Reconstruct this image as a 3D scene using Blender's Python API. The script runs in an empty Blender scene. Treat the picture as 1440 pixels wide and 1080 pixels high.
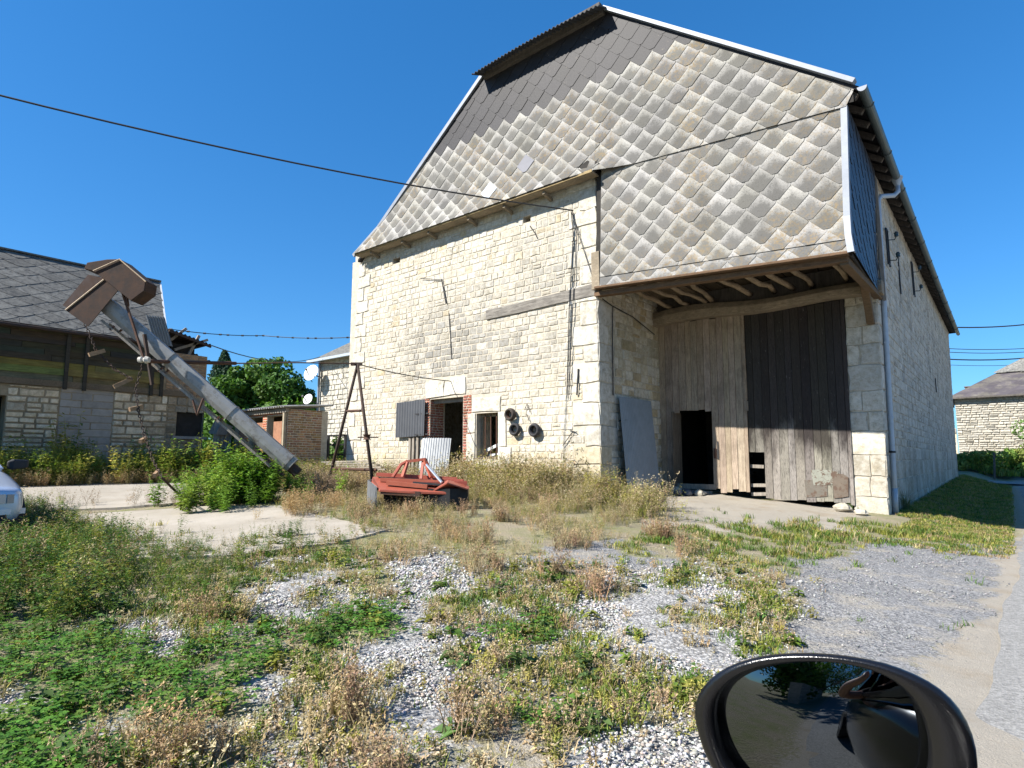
import bpy, math, random
import numpy as np
from math import sin, cos, pi, radians, hypot, atan2
R = random.Random(11)
NR = np.random.default_rng(5)
C = bpy.context.scene.collection

# ---------------------------------------------------------------- place measurements
# World: x runs along the barn's gable wall (0 at the corner of the recess), y into the barn, z up.
CAMP = (6.66, -11.09, 1.2)
RV = (0.7737, 0.6335)      # camera right on the ground
FV = (-0.6335, 0.7737)     # camera forward on the ground
FPX, PITCH = 845.0, math.atan(106 / 845.0)

def ray(px, py):
    x = (px - 720) / FPX; y = (540 - py) / FPX
    f = cos(PITCH) - y * sin(PITCH); u = sin(PITCH) + y * cos(PITCH)
    return (RV[0] * x + FV[0] * f, RV[1] * x + FV[1] * f, u), f

def on(px, py, ax, v):
    d, _ = ray(px, py); t = (v - CAMP[ax]) / d[ax]
    return tuple(CAMP[i] + d[i] * t for i in range(3))

def at(px, py, Y):
    d, f = ray(px, py); t = Y / f
    return tuple(CAMP[i] + d[i] * t for i in range(3))

def sm(t):
    t = np.clip(t, 0, 1); return t * t * (3 - 2 * t)

def ground(x, y):
    x = np.asarray(x, float); y = np.asarray(y, float)
    zb = np.interp(x, [-60, -11.3, -10, -3.5, 0, 2.2, 4.6, 6.6, 60], [.9, .6, .57, .43, .42, .30, .10, 0, 0])
    zb = zb * (1 - .65 * sm((-4 - y) / 5) * sm((x + 10) / 4))
    bank = sm((x - 4.85) / 1.5)
    zb = zb + .0125 * np.clip(y, 0, 28) * (1 - .5 * bank) - .20 * bank * sm((y + 1) / 5) + .35 * sm((y - 30.5) / 1.5)
    return zb

def gz(x, y): return float(ground(x, y))

def gnd(px, py):
    d, f = ray(px, py); z = .2
    for _ in range(30):
        t = (z - CAMP[2]) / d[2]; x = CAMP[0] + d[0] * t; y = CAMP[1] + d[1] * t
        z = z * .5 + .5 * gz(x, y)
    return (x, y, gz(x, y))

def project(x, y, z):
    dx, dy, dz = x - CAMP[0], y - CAMP[1], z - CAMP[2]
    X = dx * RV[0] + dy * RV[1]; Yh = dx * FV[0] + dy * FV[1]
    D = Yh * cos(PITCH) + dz * sin(PITCH); U = -Yh * sin(PITCH) + dz * cos(PITCH)
    D = np.where(np.abs(D) < 1e-4, 1e-4, D)
    return 720 + FPX * X / D, 540 - FPX * U / D, D

# ---------------------------------------------------------------- vector helpers
def vadd(a, b, k=1.0): return (a[0] + b[0] * k, a[1] + b[1] * k, a[2] + b[2] * k)
def vsub(a, b): return (a[0] - b[0], a[1] - b[1], a[2] - b[2])
def vdot(a, b): return a[0] * b[0] + a[1] * b[1] + a[2] * b[2]
def vcross(a, b): return (a[1] * b[2] - a[2] * b[1], a[2] * b[0] - a[0] * b[2], a[0] * b[1] - a[1] * b[0])
def vlen(a): return math.sqrt(vdot(a, a))
def vn(a):
    l = vlen(a) or 1; return (a[0] / l, a[1] / l, a[2] / l)
def lerp(a, b, t): return tuple(a[i] + (b[i] - a[i]) * t for i in range(len(a)))
def U(a, b): return R.uniform(a, b)

# ---------------------------------------------------------------- mesh builder
class MB:
    def __init__(s): s.v = []; s.f = []; s.c = []; s.u = []; s.m = []
    def face(s, pts, col=(1, 1, 1), uv=None, m=0):
        n = len(s.v); s.v.extend(pts); s.f.append(tuple(range(n, n + len(pts))))
        s.c.append(col); s.u.append(uv); s.m.append(m)
    def add(s, vs, fs, col=(1, 1, 1), m=0):
        n = len(s.v); s.v.extend(vs)
        for f in fs:
            s.f.append(tuple(i + n for i in f)); s.c.append(col); s.u.append(None); s.m.append(m)
    def box(s, x0, x1, y0, y1, z0, z1, col=(1, 1, 1), m=0):
        vs = [(x, y, z) for z in (z0, z1) for x, y in ((x0, y0), (x1, y0), (x1, y1), (x0, y1))]
        s.add(vs, [(3, 2, 1, 0), (4, 5, 6, 7), (0, 1, 5, 4), (1, 2, 6, 5), (2, 3, 7, 6), (3, 0, 4, 7)], col, m)
    def hexa(s, lo, hi, col=(1, 1, 1), m=0):   # lo, hi: 4 points each, counter-clockwise seen from hi's side
        s.add(list(lo) + list(hi), [(3, 2, 1, 0), (4, 5, 6, 7), (0, 1, 5, 4), (1, 2, 6, 5), (2, 3, 7, 6), (3, 0, 4, 7)], col, m)
    def bar(s, p, q, w, h, up=(0, 0, 1), col=(1, 1, 1), m=0, w2=None, h2=None):
        d = vn(vsub(q, p)); r = vcross(d, up)
        r = vn(r) if vlen(r) > 1e-5 else (1, 0, 0)
        u = vcross(r, d); w2 = w if w2 is None else w2; h2 = h if h2 is None else h2
        def ring(o, a, b):
            return [vadd(vadd(o, r, i * a / 2), u, j * b / 2) for i, j in ((-1, -1), (1, -1), (1, 1), (-1, 1))]
        s.hexa(ring(p, w, h), ring(q, w2, h2), col, m)
    def tube(s, pts, r, n=8, col=(1, 1, 1), m=0, cap=True, jit=0):
        rs = r if isinstance(r, (list, tuple)) else [r] * len(pts)
        vs = []; prev = None
        for i, p in enumerate(pts):
            d = vn(vsub(pts[min(i + 1, len(pts) - 1)], pts[max(i - 1, 0)]))
            if prev is None:
                a = (0, 0, 1) if abs(d[2]) < .9 else (1, 0, 0); prev = vn(vcross(d, a))
            x = vn(vsub(prev, tuple(k * vdot(prev, d) for k in d))); y = vcross(d, x); prev = x
            for k in range(n):
                t = 2 * pi * k / n; rr = rs[i] * (1 + (U(-jit, jit) if jit else 0))
                vs.append(vadd(vadd(p, x, rr * cos(t)), y, rr * sin(t)))
        fs = [(i * n + k, i * n + (k + 1) % n, (i + 1) * n + (k + 1) % n, (i + 1) * n + k) for i in range(len(pts) - 1) for k in range(n)]
        if cap:
            fs.append(tuple(reversed(range(n)))); fs.append(tuple((len(pts) - 1) * n + k for k in range(n)))
        s.add(vs, fs, col, m)
    def lathe(s, o, ax, prof, n=20, col=(1, 1, 1), m=0):    # prof: (radius, along axis)
        ax = vn(ax); a = (0, 0, 1) if abs(ax[2]) < .9 else (1, 0, 0); x = vn(vcross(a, ax)); y = vcross(ax, x); vs = []
        for r, h in prof:
            for k in range(n):
                t = 2 * pi * k / n; vs.append(vadd(vadd(vadd(o, ax, h), x, r * cos(t)), y, r * sin(t)))
        fs = [(i * n + k, i * n + (k + 1) % n, (i + 1) * n + (k + 1) % n, (i + 1) * n + k) for i in range(len(prof) - 1) for k in range(n)]
        s.add(vs, fs, col, m)
    def loft(s, rings, col=(1, 1, 1), m=0, close=True, caps=True):
        n = len(rings[0]); vs = [p for r in rings for p in r]; fs = []
        for i in range(len(rings) - 1):
            for k in range(n if close else n - 1):
                fs.append((i * n + k, i * n + (k + 1) % n, (i + 1) * n + (k + 1) % n, (i + 1) * n + k))
        if caps: fs.append(tuple(reversed(range(n)))); fs.append(tuple((len(rings) - 1) * n + k for k in range(n)))
        s.add(vs, fs, col, m)
    def prism(s, poly, ext, col=(1, 1, 1), m=0):  # poly: list of 3D points, ext: offset vector
        n = len(poly); vs = list(poly) + [vadd(p, ext) for p in poly]
        fs = [tuple(reversed(range(n))), tuple(range(n, 2 * n))] + [(i, (i + 1) % n, (i + 1) % n + n, i + n) for i in range(n)]
        s.add(vs, fs, col, m)
    def corrugated(s, o, u, v, waves, amp, nv=2, sag=None, th=.004, col=(1, 1, 1), m=0, jit=0):
        # sheet from o spanning u (across the waves) and v (along them); real thickness
        nn = vn(vcross(u, v)); nu = waves * 8; g = []
        for j in range(nv + 1):
            for i in range(nu + 1):
                a = i / nu; b = j / nv; h = amp * sin(2 * pi * waves * a) + (sag(a, b) if sag else 0)
                p = vadd(vadd(vadd(o, u, a), v, b), nn, h)
                g.append(p)
        vs = g + [vadd(p, nn, -th) for p in g]; N = len(g); W = nu + 1; fs = []
        for j in range(nv):
            for i in range(nu):
                a = j * W + i; fs.append((a, a + 1, a + W + 1, a + W)); fs.append((a + N, a + N + W, a + N + W + 1, a + N + 1))
        for i in range(nu):
            fs.append((i, i + N, i + N + 1, i + 1)); b = nv * W + i; fs.append((b, b + 1, b + 1 + N, b + N))
        for j in range(nv):
            a = j * W; fs.append((a, a + W, a + W + N, a + N)); a = j * W + nu; fs.append((a, a + N, a + W + N, a + W))
        s.add(vs, fs, col, m)
    def build(s, name, mat, parent=None, smooth=False, bevel=0, sub=0, weld=False):
        me = bpy.data.meshes.new(name); o = bpy.data.objects.new(name, me); C.objects.link(o)
        off = parent['_o'] if parent is not None and '_o' in parent else (0, 0, 0)
        if parent is not None and '_o' not in parent and parent.parent is not None: off = parent.parent['_o']
        me.from_pydata([vsub(p, off) for p in s.v], [], s.f); me.validate(clean_customdata=False)
        mats = mat if isinstance(mat, (list, tuple)) else [mat]
        for mm in mats: me.materials.append(mm)
        if len(me.polygons) == len(s.f):
            if len(mats) > 1: me.polygons.foreach_set('material_index', s.m)
            at_ = me.color_attributes.new('tint', 'FLOAT_COLOR', 'CORNER'); cols = []
            for f, c in zip(s.f, s.c): cols.extend((c[0], c[1], c[2], 1.0) * len(f))
            at_.data.foreach_set('color', cols)
            if any(u is not None for u in s.u):
                uvl = me.uv_layers.new(name='UVMap'); fl = []
                for f, u in zip(s.f, s.u):
                    for k in range(len(f)): fl.extend(u[k] if u else (0.5, 0.5))
                uvl.data.foreach_set('uv', fl)
        else: print('VALIDATE changed', name, len(me.polygons), len(s.f))
        if smooth: me.polygons.foreach_set('use_smooth', [True] * len(me.polygons))
        if parent is not None: o.parent = parent
        if weld: md = o.modifiers.new('w', 'WELD'); md.merge_threshold = .0005
        if bevel: md = o.modifiers.new('b', 'BEVEL'); md.width = bevel; md.segments = 2; md.limit_method = 'ANGLE'
        if sub: md = o.modifiers.new('s', 'SUBSURF'); md.levels = sub; md.render_levels = sub
        return o

def tag(o, label=None, cat=None, group=None, kind=None):
    if label: o['label'] = label
    if cat: o['category'] = cat
    if group: o['group'] = group
    if kind: o['kind'] = kind
    return o

def thing(name, org, label, cat, group=None):
    o = bpy.data.objects.new(name, None); C.objects.link(o); o.location = org; o['_o'] = org
    o.empty_display_size = .2
    return tag(o, label, cat, group)

# ---------------------------------------------------------------- materials
class MT:
    def __init__(s, name, rough=.85, metal=0.0, spec=.3):
        s.m = bpy.data.materials.new(name); s.m.use_nodes = True; s.nt = s.m.node_tree; s.nt.nodes.clear()
        s.out = s.nt.nodes.new('ShaderNodeOutputMaterial'); s.b = s.nt.nodes.new('ShaderNodeBsdfPrincipled')
        s.nt.links.new(s.b.outputs[0], s.out.inputs[0])
        s.b.inputs['Roughness'].default_value = rough; s.b.inputs['Metallic'].default_value = metal
        s.b.inputs['Specular IOR Level'].default_value = spec
    def put(s, sock, v):
        if isinstance(v, bpy.types.NodeSocket): s.nt.links.new(v, sock)
        elif isinstance(v, (tuple, list)): sock.default_value = (*v[:3], 1.0) if len(sock.default_value) == 4 else v
        else: sock.default_value = v
    def n(s, t, **kw):
        nd = s.nt.nodes.new(t)
        for k, v in kw.items(): setattr(nd, k, v)
        return nd
    def pos(s): return s.n('ShaderNodeNewGeometry').outputs['Position']
    def obj(s): return s.n('ShaderNodeTexCoord').outputs['Object']
    def uv(s): return s.n('ShaderNodeTexCoord').outputs['UV']
    def tint(s): return s.n('ShaderNodeAttribute', attribute_name='tint').outputs['Color']
    def sep(s, v):
        nd = s.n('ShaderNodeSeparateXYZ'); s.put(nd.inputs[0], v); return nd.outputs
    def scale(s, v, k):
        nd = s.n('ShaderNodeVectorMath', operation='MULTIPLY'); s.put(nd.inputs[0], v); nd.inputs[1].default_value = k; return nd.outputs[0]
    def noise(s, sc, det=4, ro=.6, vec=None, dist=0):
        nd = s.n('ShaderNodeTexNoise'); s.put(nd.inputs['Vector'], vec if vec is not None else s.pos())
        nd.inputs['Scale'].default_value = sc; nd.inputs['Detail'].default_value = det; nd.inputs['Roughness'].default_value = ro
        nd.inputs['Distortion'].default_value = dist; return nd.outputs['Fac']
    def voro(s, sc, vec=None, feature='F1', out='Distance'):
        nd = s.n('ShaderNodeTexVoronoi', feature=feature); s.put(nd.inputs['Vector'], vec if vec is not None else s.pos())
        nd.inputs['Scale'].default_value = sc; return nd.outputs[out]
    def ramp(s, f, stops):
        nd = s.n('ShaderNodeValToRGB'); s.put(nd.inputs[0], f); e = nd.color_ramp.elements
        while len(e) < len(stops): e.new(.5)
        for k, (p, c) in enumerate(stops):
            e[k].position = p; e[k].color = (*c, 1) if isinstance(c, (tuple, list)) else (c, c, c, 1)
        return nd.outputs[0]
    def mix(s, f, a, b, mode='MIX'):
        nd = s.n('ShaderNodeMix', data_type='RGBA', blend_type=mode); s.put(nd.inputs[0], f); s.put(nd.inputs[6], a); s.put(nd.inputs[7], b); return nd.outputs[2]
    def math(s, op, a, b=0.0, clamp=False):
        nd = s.n('ShaderNodeMath', operation=op, use_clamp=clamp); s.put(nd.inputs[0], a); s.put(nd.inputs[1], b); return nd.outputs[0]
    def bump(s, h, st=.5, d=.02):
        nd = s.n('ShaderNodeBump'); s.put(nd.inputs['Height'], h); nd.inputs['Strength'].default_value = st; nd.inputs['Distance'].default_value = d
        s.nt.links.new(nd.outputs[0], s.b.inputs['Normal'])
    def col(s, v): s.put(s.b.inputs['Base Color'], v); return s
    def rough(s, v): s.put(s.b.inputs['Roughness'], v); return s

def m_stone(name, stain=.45, lich=(.16, .15, .12)):
    t = MT(name, .92, spec=.15); n1 = t.noise(1.1, 5, .65); n2 = t.noise(9, 5, .7); n3 = t.noise(55, 3, .7)
    c = t.mix(t.ramp(n2, [(.35, 0), (.7, 1)]), t.tint(), t.mix(1, t.tint(), (.74, .70, .62), 'MULTIPLY'))
    f = t.math('MULTIPLY', t.ramp(n1, [(.46, 0), (.68, 1)]), t.ramp(n2, [(.36, 0), (.62, 1)]))
    c = t.mix(t.math('MULTIPLY', f, stain), c, lich)
    c = t.mix(t.ramp(n3, [(.56, 0), (.74, .55)]), c, (.20, .18, .14)); c = t.mix(t.math('MULTIPLY', t.ramp(t.voro(16, feature='DISTANCE_TO_EDGE'), [(.0, 1), (.05, 0)]), t.ramp(n2, [(.45, 0), (.6, .5)])), c, (.2, .17, .13))
    st_ = t.noise(1.0, 5, .7, t.scale(t.pos(), (2.4, 2.4, .22))); zz = t.sep(t.pos())[2]
    c = t.mix(t.ramp(st_, [(.55, 0), (.75, .42)]), c, (.17, .155, .125))
    dm = t.math('MULTIPLY', t.math('SUBTRACT', 1.9, zz, True), t.ramp(n1, [(.35, 0), (.65, 1)])); c = t.mix(t.math('MULTIPLY', dm, .5, True), c, (.22, .18, .115))
    t.col(c); t.bump(t.math('ADD', t.math('MULTIPLY', n2, .7), t.math('MULTIPLY', n3, .5)), .85, .03)
    return t.m

def m_plain(name, col, rough=.85, metal=0, spec=.3, var=.25, sc=6, bump=.2, bd=.01, dirt=None, dsc=3, dr=(.5, .7), usetint=True, stretch=None):
    t = MT(name, rough, metal, spec)
    p = t.scale(t.pos(), stretch) if stretch else t.pos()
    n1 = t.noise(sc, 5, .65, p); n2 = t.noise(sc * 9, 3, .6, p)
    dk = tuple(k * (1 - var) for k in col); lt = tuple(min(1, k * (1 + var)) for k in col)
    c = t.mix(t.ramp(n1, [(.3, 0), (.72, 1)]), dk, lt)
    if usetint: c = t.mix(1, c, t.tint(), 'MULTIPLY')
    if dirt: c = t.mix(t.ramp(t.noise(dsc, 6, .7), [(dr[0], 0), (dr[1], 1)]), c, dirt)
    t.col(c); 
    if bump: t.bump(t.math('ADD', n1, t.math('MULTIPLY', n2, .4)), bump, bd)
    return t.m

def m_wood(name, c1, c2, grain=(3, 3, .35), rough=.9, dark=(.03, .025, .02), kn=.5):
    t = MT(name, rough, spec=.15); p = t.scale(t.pos(), grain)
    n1 = t.noise(9, 6, .7, p, .6); n2 = t.noise(40, 4, .7, p); n3 = t.noise(2.2, 4, .6)
    c = t.mix(t.ramp(n1, [(.3, 0), (.7, 1)]), c1, c2); c = t.mix(1, c, t.tint(), 'MULTIPLY')
    c = t.mix(t.math('MULTIPLY', t.ramp(n2, [(.55, 0), (.72, 1)]), kn), c, dark)
    c = t.mix(t.ramp(n3, [(.45, 0), (.75, .45)]), c, tuple(k * .45 for k in c1))
    t.col(c); t.bump(t.math('ADD', n1, t.math('MULTIPLY', n2, .6)), .6, .008)
    return t.m

def m_metal(name, col, rust=None, rl=(.55, .7), rough=.45, metal=.8, sc=4, bump=.1):
    t = MT(name, rough, metal, .4); n1 = t.noise(sc, 6, .7); n2 = t.noise(sc * 12, 3, .6)
    c = t.mix(t.ramp(n1, [(.3, 0), (.75, 1)]), tuple(k * .75 for k in col), col); c = t.mix(1, c, t.tint(), 'MULTIPLY')
    if rust:
        f = t.ramp(t.noise(sc * .8, 8, .75), [(rl[0], 0), (rl[1], 1)]); c = t.mix(f, c, t.mix(n2, rust, tuple(k * .4 for k in rust)))
        t.rough(t.mix(f, (rough,) * 3, (.9,) * 3)); t.put(t.b.inputs['Metallic'], t.mix(f, (metal,) * 3, (.0,) * 3))
    t.col(c); t.bump(t.math('ADD', n1, t.math('MULTIPLY', n2, .5)), bump, .01)
    return t.m

def m_tile(name, dark):
    t = MT(name, .9, spec=.2); uv = t.sep(t.uv()); n1 = t.noise(3.0, 4, .6); n2 = t.noise(27, 5, .8); n3 = t.noise(.55, 4, .6); n4 = t.noise(14, 5, .75)
    if dark:
        c = t.mix(1, t.mix(n4, (.017, .016, .018), (.028, .026, .029)), t.tint(), 'MULTIPLY')
        c = t.mix(t.math('MULTIPLY', t.ramp(n4, [(.62, 0), (.70, 1)]), t.ramp(n3, [(.5, 0), (.62, .7)])), c, (.30, .25, .17))
        t.rough(.55)
    else:
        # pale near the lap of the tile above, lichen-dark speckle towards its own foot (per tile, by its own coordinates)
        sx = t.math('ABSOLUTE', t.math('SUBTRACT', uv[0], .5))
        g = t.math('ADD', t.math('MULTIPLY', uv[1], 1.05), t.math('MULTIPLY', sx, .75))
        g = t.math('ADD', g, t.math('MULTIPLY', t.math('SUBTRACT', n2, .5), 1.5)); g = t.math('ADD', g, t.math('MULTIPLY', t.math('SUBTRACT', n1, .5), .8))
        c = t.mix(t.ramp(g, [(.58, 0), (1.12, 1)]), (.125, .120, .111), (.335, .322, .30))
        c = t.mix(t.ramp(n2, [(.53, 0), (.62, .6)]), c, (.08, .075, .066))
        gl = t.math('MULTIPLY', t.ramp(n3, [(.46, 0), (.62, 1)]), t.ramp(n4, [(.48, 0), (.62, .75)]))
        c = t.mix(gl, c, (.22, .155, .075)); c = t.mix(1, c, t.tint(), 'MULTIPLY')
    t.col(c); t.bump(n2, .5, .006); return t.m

def m_leaf(name, trans=.3, rough=.6):
    t = MT(name, rough, spec=.25); n = t.noise(7, 2, .5)
    c = t.mix(1, t.tint(), t.mix(n, (.75, .75, .75), (1.2, 1.2, 1.2)), 'MULTIPLY'); t.col(c)
    tr = t.n('ShaderNodeBsdfTranslucent'); t.put(tr.inputs[0], t.mix(1, c, (1.1, 1.15, .6), 'MULTIPLY'))
    mx = t.n('ShaderNodeMixShader'); mx.inputs[0].default_value = trans
    t.nt.links.new(t.b.outputs[0], mx.inputs[1]); t.nt.links.new(tr.outputs[0], mx.inputs[2]); t.nt.links.new(mx.outputs[0], t.out.inputs[0]); return t.m

def m_flat(name, col, rough=.5, metal=0, spec=.4, coat=0):
    t = MT(name, rough, metal, spec); t.col(col)
    if coat: t.b.inputs['Coat Weight'].default_value = coat; t.b.inputs['Coat Roughness'].default_value = .08
    return t.m

STONE = m_stone('limestone', .65); STONE_SIDE = m_stone('side_limestone', .7); STONE_OLD = m_stone('rubble_stone', .5, (.10, .09, .07))
MORTAR = m_plain('mortar', (.41, .365, .29), var=.25, sc=8, bump=.5)
BRICK = m_plain('brick', (.27, .105, .07), var=.3, sc=18, bump=.4, dirt=(.25, .2, .16), dsc=6, dr=(.6, .75))
BRICK_OLD = m_plain('old_brick', (.30, .19, .11), var=.3, sc=18, bump=.4, dirt=(.12, .1, .08), dsc=4, dr=(.5, .7))
TILE = m_tile('weathered_tile', False); TILED = m_tile('dark_slate', True)
TILE_BLUE = m_plain('blue_slate', (.026, .028, .038), .5, spec=.4, var=.2, sc=5, bump=.1)
TILE_ROOF = m_plain('grey_roof_slate', (.135, .13, .115), .85, var=.35, sc=7, bump=.4, dirt=(.05, .05, .05), dsc=9, dr=(.5, .66))
W_GREY = m_wood('grey_oak', (.17, .15, .125), (.34, .30, .25)); W_DOOR = m_wood('door_wood', (.20, .155, .115), (.40, .325, .245), kn=.75)
W_BLACK = m_wood('dark_wood', (.07, .065, .058), (.15, .13, .115)); W_BEAM = m_wood('beam_oak', (.17, .14, .10), (.33, .27, .195), (1.0, 3, 3))
W_BEAMY = m_wood('joist_wood', (.19, .14, .09), (.36, .28, .19), (3, .5, 3)); W_GREYX = m_wood('grey_beam', (.10, .09, .078), (.30, .275, .24), (.35, 3, 3), kn=.8)
W_BOARD = m_wood('weather_board', (.06, .055, .045), (.13, .118, .095), (3, .35, 3))
ZINC = m_metal('zinc', (.21, .23, .265), rough=.55, metal=.15); GALV = m_metal('galvanised', (.25, .26, .268), (.22, .12, .06), (.66, .8), .5, .55)
PIPE = m_metal('pipe_zinc', (.42, .47, .52), rough=.55, metal=.3); GUTTER = m_metal('gutter_zinc', (.10, .125, .125), rough=.5, metal=.4)
SHEET = m_metal('dark_sheet', (.085, .09, .10), (.16, .10, .07), (.62, .8), .55, .2); SHEETG = m_metal('blue_sheet', (.26, .27, .275), (.18, .16, .14), (.66, .8), .5, .35)
RUST = m_metal('rust', (.075, .042, .032), (.12, .055, .03), (.35, .6), .85, 0, 5, .4); RUSTD = m_metal('dark_rust', (.038, .028, .024), (.07, .038, .024), (.4, .6), .85, 0, 5, .3)
TRASH_RED = m_metal('faded_red_paint', (.34, .085, .05), (.22, .12, .07), (.60, .74), .5, 0, 5, .2)
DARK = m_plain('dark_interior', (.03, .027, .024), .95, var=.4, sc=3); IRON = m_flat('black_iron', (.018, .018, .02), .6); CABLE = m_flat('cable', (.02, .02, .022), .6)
RUBBER = m_plain('rubber', (.028, .028, .03), .75, var=.3, sc=14, bump=.2, dirt=(.09, .085, .08), dsc=8, dr=(.55, .8)); LEAF = m_leaf('leaf'); STRAW = m_leaf('straw', .15, .8)
BLOCK = m_plain('concrete_block', (.29, .265, .235), .95, var=.2, sc=4, bump=.4, dirt=(.2, .18, .15), dsc=2, dr=(.5, .75))
WHITE = m_plain('white_enamel', (.55, .56, .56), .5, var=.1, sc=5, bump=0, dirt=(.3, .27, .22), dsc=6, dr=(.6, .8))
BARK = m_plain('bark', (.10, .08, .06), .95, var=.3, sc=12, bump=.6)
# ================================================================ stone and tile generators
def stone(mb, P, u, z, l, h, pr, col, gap=.007, bev=.013):
    g = gap; j = min(l, h) * .11
    o = [(u + g, z + g), (u + l * U(.35, .65), z + g + U(-j, j) * .4), (u + l - g, z + g), (u + l - g + U(-j, j) * .4, z + h * U(.35, .65)),
         (u + l - g, z + h - g), (u + l * U(.35, .65), z + h - g + U(-j, j) * .4), (u + g, z + h - g), (u + g + U(-j, j) * .4, z + h * U(.35, .65))]
    o = [(a + U(-j, j) * .45, b + U(-j, j) * .45) for a, b in o]
    cu, cz = u + l / 2, z + h / 2; k = max(.3, 1 - 2 * bev / l); kz = max(.3, 1 - 2 * bev / h)
    base = [P(a, b, -.006) for a, b in o]; top = [P(cu + (a - cu) * k, cz + (b - cz) * kz, pr + U(-.3, .3) * pr * .5) for a, b in o]
    n = len(mb.v); mb.v.extend(base + top + [P(cu + U(-.1, .1) * l, cz + U(-.1, .1) * h, pr * U(1.0, 1.35))])
    for i in range(8):
        q = (i + 1) % 8; mb.f.append((n + i, n + q, n + 8 + q, n + 8 + i)); mb.f.append((n + 8 + i, n + 8 + q, n + 16))
        mb.c += [col, col]; mb.u += [None, None]; mb.m += [0, 0]

def stones(mb, P, u0, u1, z0, z1, hr, lr, holes=(), tint=None, pr=(.008, .022), gap=.007, split=.12, bond=False):
    z = z0; row = 0
    while z < z1 - .03:
        h = U(*hr)
        if z1 - (z + h) < hr[0] * .6: h = z1 - z
        a = u0(z) if callable(u0) else u0; b = u1(z) if callable(u1) else u1
        segs = [(a, b)]
        for (p, q, r, s) in holes:
            if min(z + h, s) - max(z, r) > .35 * h:
                segs = [t for (e, f) in segs for t in ((e, min(f, p)), (max(e, q), f)) if t[1] - t[0] > .02]
        for (e, f) in segs:
            u = e; first = True
            while u < f - .01:
                l = U(*lr)
                if bond and first and row % 2: l *= .5
                first = False
                if f - (u + l) < lr[0] * .6: l = f - u
                if R.random() < split and h > .16:
                    k = U(.4, .6)
                    stone(mb, P, u, z, l, h * k, U(*pr), tint(u, z), gap); stone(mb, P, u, z + h * k, l, h * (1 - k), U(*pr), tint(u, z), gap)
                else: stone(mb, P, u, z, l, h, U(*pr), tint(u + l / 2, z + h / 2), gap)
                u += l
        z += h; row += 1

def panel(mb, P, u0, u1, z0, z1, holes, depth, col=(1, 1, 1)):
    # wall body with openings: front skin, back skin and the reveals of the openings
    us = sorted({u0, u1, *[x for h in holes for x in h[:2]]}); zs = sorted({z0, z1, *[x for h in holes for x in h[2:]]})
    def inside(a, b): return any(h[0] < a < h[1] and h[2] < b < h[3] for h in holes)
    for i in range(len(us) - 1):
        for j in range(len(zs) - 1):
            a, b, c, d = us[i], us[i + 1], zs[j], zs[j + 1]
            if inside((a + b) / 2, (c + d) / 2): continue
            mb.face([P(a, c, 0), P(b, c, 0), P(b, d, 0), P(a, d, 0)], col); mb.face([P(a, d, -depth), P(b, d, -depth), P(b, c, -depth), P(a, c, -depth)], col)
    for (a, b, c, d) in holes:
        for e, f in (((a, c), (b, c)), ((b, c), (b, d)), ((b, d), (a, d)), ((a, d), (a, c))):
            mb.face([P(*e, 0), P(*f, 0), P(*f, -depth), P(*e, -depth)], col)
    for e, f in (((u0, z0), (u1, z0)), ((u1, z0), (u1, z1)), ((u1, z1), (u0, z1)), ((u0, z1), (u0, z0))):
        mb.face([P(*e, -depth), P(*f, -depth), P(*f, 0), P(*e, 0)], col)

def clip(poly, region):
    # Sutherland-Hodgman against a convex counter-clockwise region
    out = poly
    for i in range(len(region)):
        a, b = region[i], region[(i + 1) % len(region)]; nx, nz = -(b[1] - a[1]), b[0] - a[0]; src = out; out = []
        for k in range(len(src)):
            p, q = src[k], src[(k + 1) % len(src)]
            dp = (p[0] - a[0]) * nx + (p[1] - a[1]) * nz; dq = (q[0] - a[0]) * nx + (q[1] - a[1]) * nz
            if dp >= 0: out.append(p)
            if (dp > 0 > dq) or (dp < 0 < dq): t = dp / (dp - dq); out.append((p[0] + (q[0] - p[0]) * t, p[1] + (q[1] - p[1]) * t))
        if len(out) < 3: return []
    return out

def losange(mb, P, region, dx, dz, sel, tint, th=.016, u_off=0, z_off=0, jz=.012):
    us = [p[0] for p in region]; zs = [p[1] for p in region]; w, h = dx / 2, dz
    for j in range(int((min(zs) - z_off) / dz) - 2, int((max(zs) - z_off) / dz) + 3):
        for i in range(int((min(us) - u_off) / dx) - 2, int((max(us) - u_off) / dx) + 3):
            cu = u_off + i * dx + (j % 2) * w; cz = z_off + j * dz
            ju, jj, jd = U(-1, 1) * jz * .6, U(-1, 1) * jz * .6, U(0, .006)
            k = U(.14, .24)
            shp = [(0, 1.35 * h), (-w, .1 * h), (-w * .96, -.03 * h), (-k * w, -(1 - k * .8) * h), (k * w, -(1 - k * .8) * h), (w * .96, -.03 * h), (w, .1 * h)]
            pl = clip([(cu + a + ju, cz + b + jj) for a, b in shp], region)
            if not pl: continue
            tl = U(-.06, .06)
            def D(a, b): return .024 + jd - .0155 * ((b - cz) / h + 1) / 2 * 1.0 + tl * .02 * (a - cu) / w
            m = sel(cu, cz); c = tint(cu, cz)
            top = [P(a, b, D(a, b)) for a, b in pl]; bot = [P(a, b, D(a, b) - th) for a, b in pl]
            uv = [((a - cu - ju) / dx + .5, (b - cz + h) / (2 * h)) for a, b in pl]
            mb.face(top, c, uv, m)
            for q in range(len(pl)):
                r = (q + 1) % len(pl)
                if pl[q][1] + pl[r][1] < 2 * cz + .35 * h: mb.face([bot[q], bot[r], top[r], top[q]], tuple(x * .3 for x in c), None, m)  # lower edges darkened to paint the shadow line under each tile

def cream(u, z, br=1.0, yel=1.0):
    k = U(.90, 1.10) * br; y = U(0, 1) * yel
    return (.57 * k, (.545 - .025 * y) * k, (.49 - .07 * y) * k)

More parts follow.
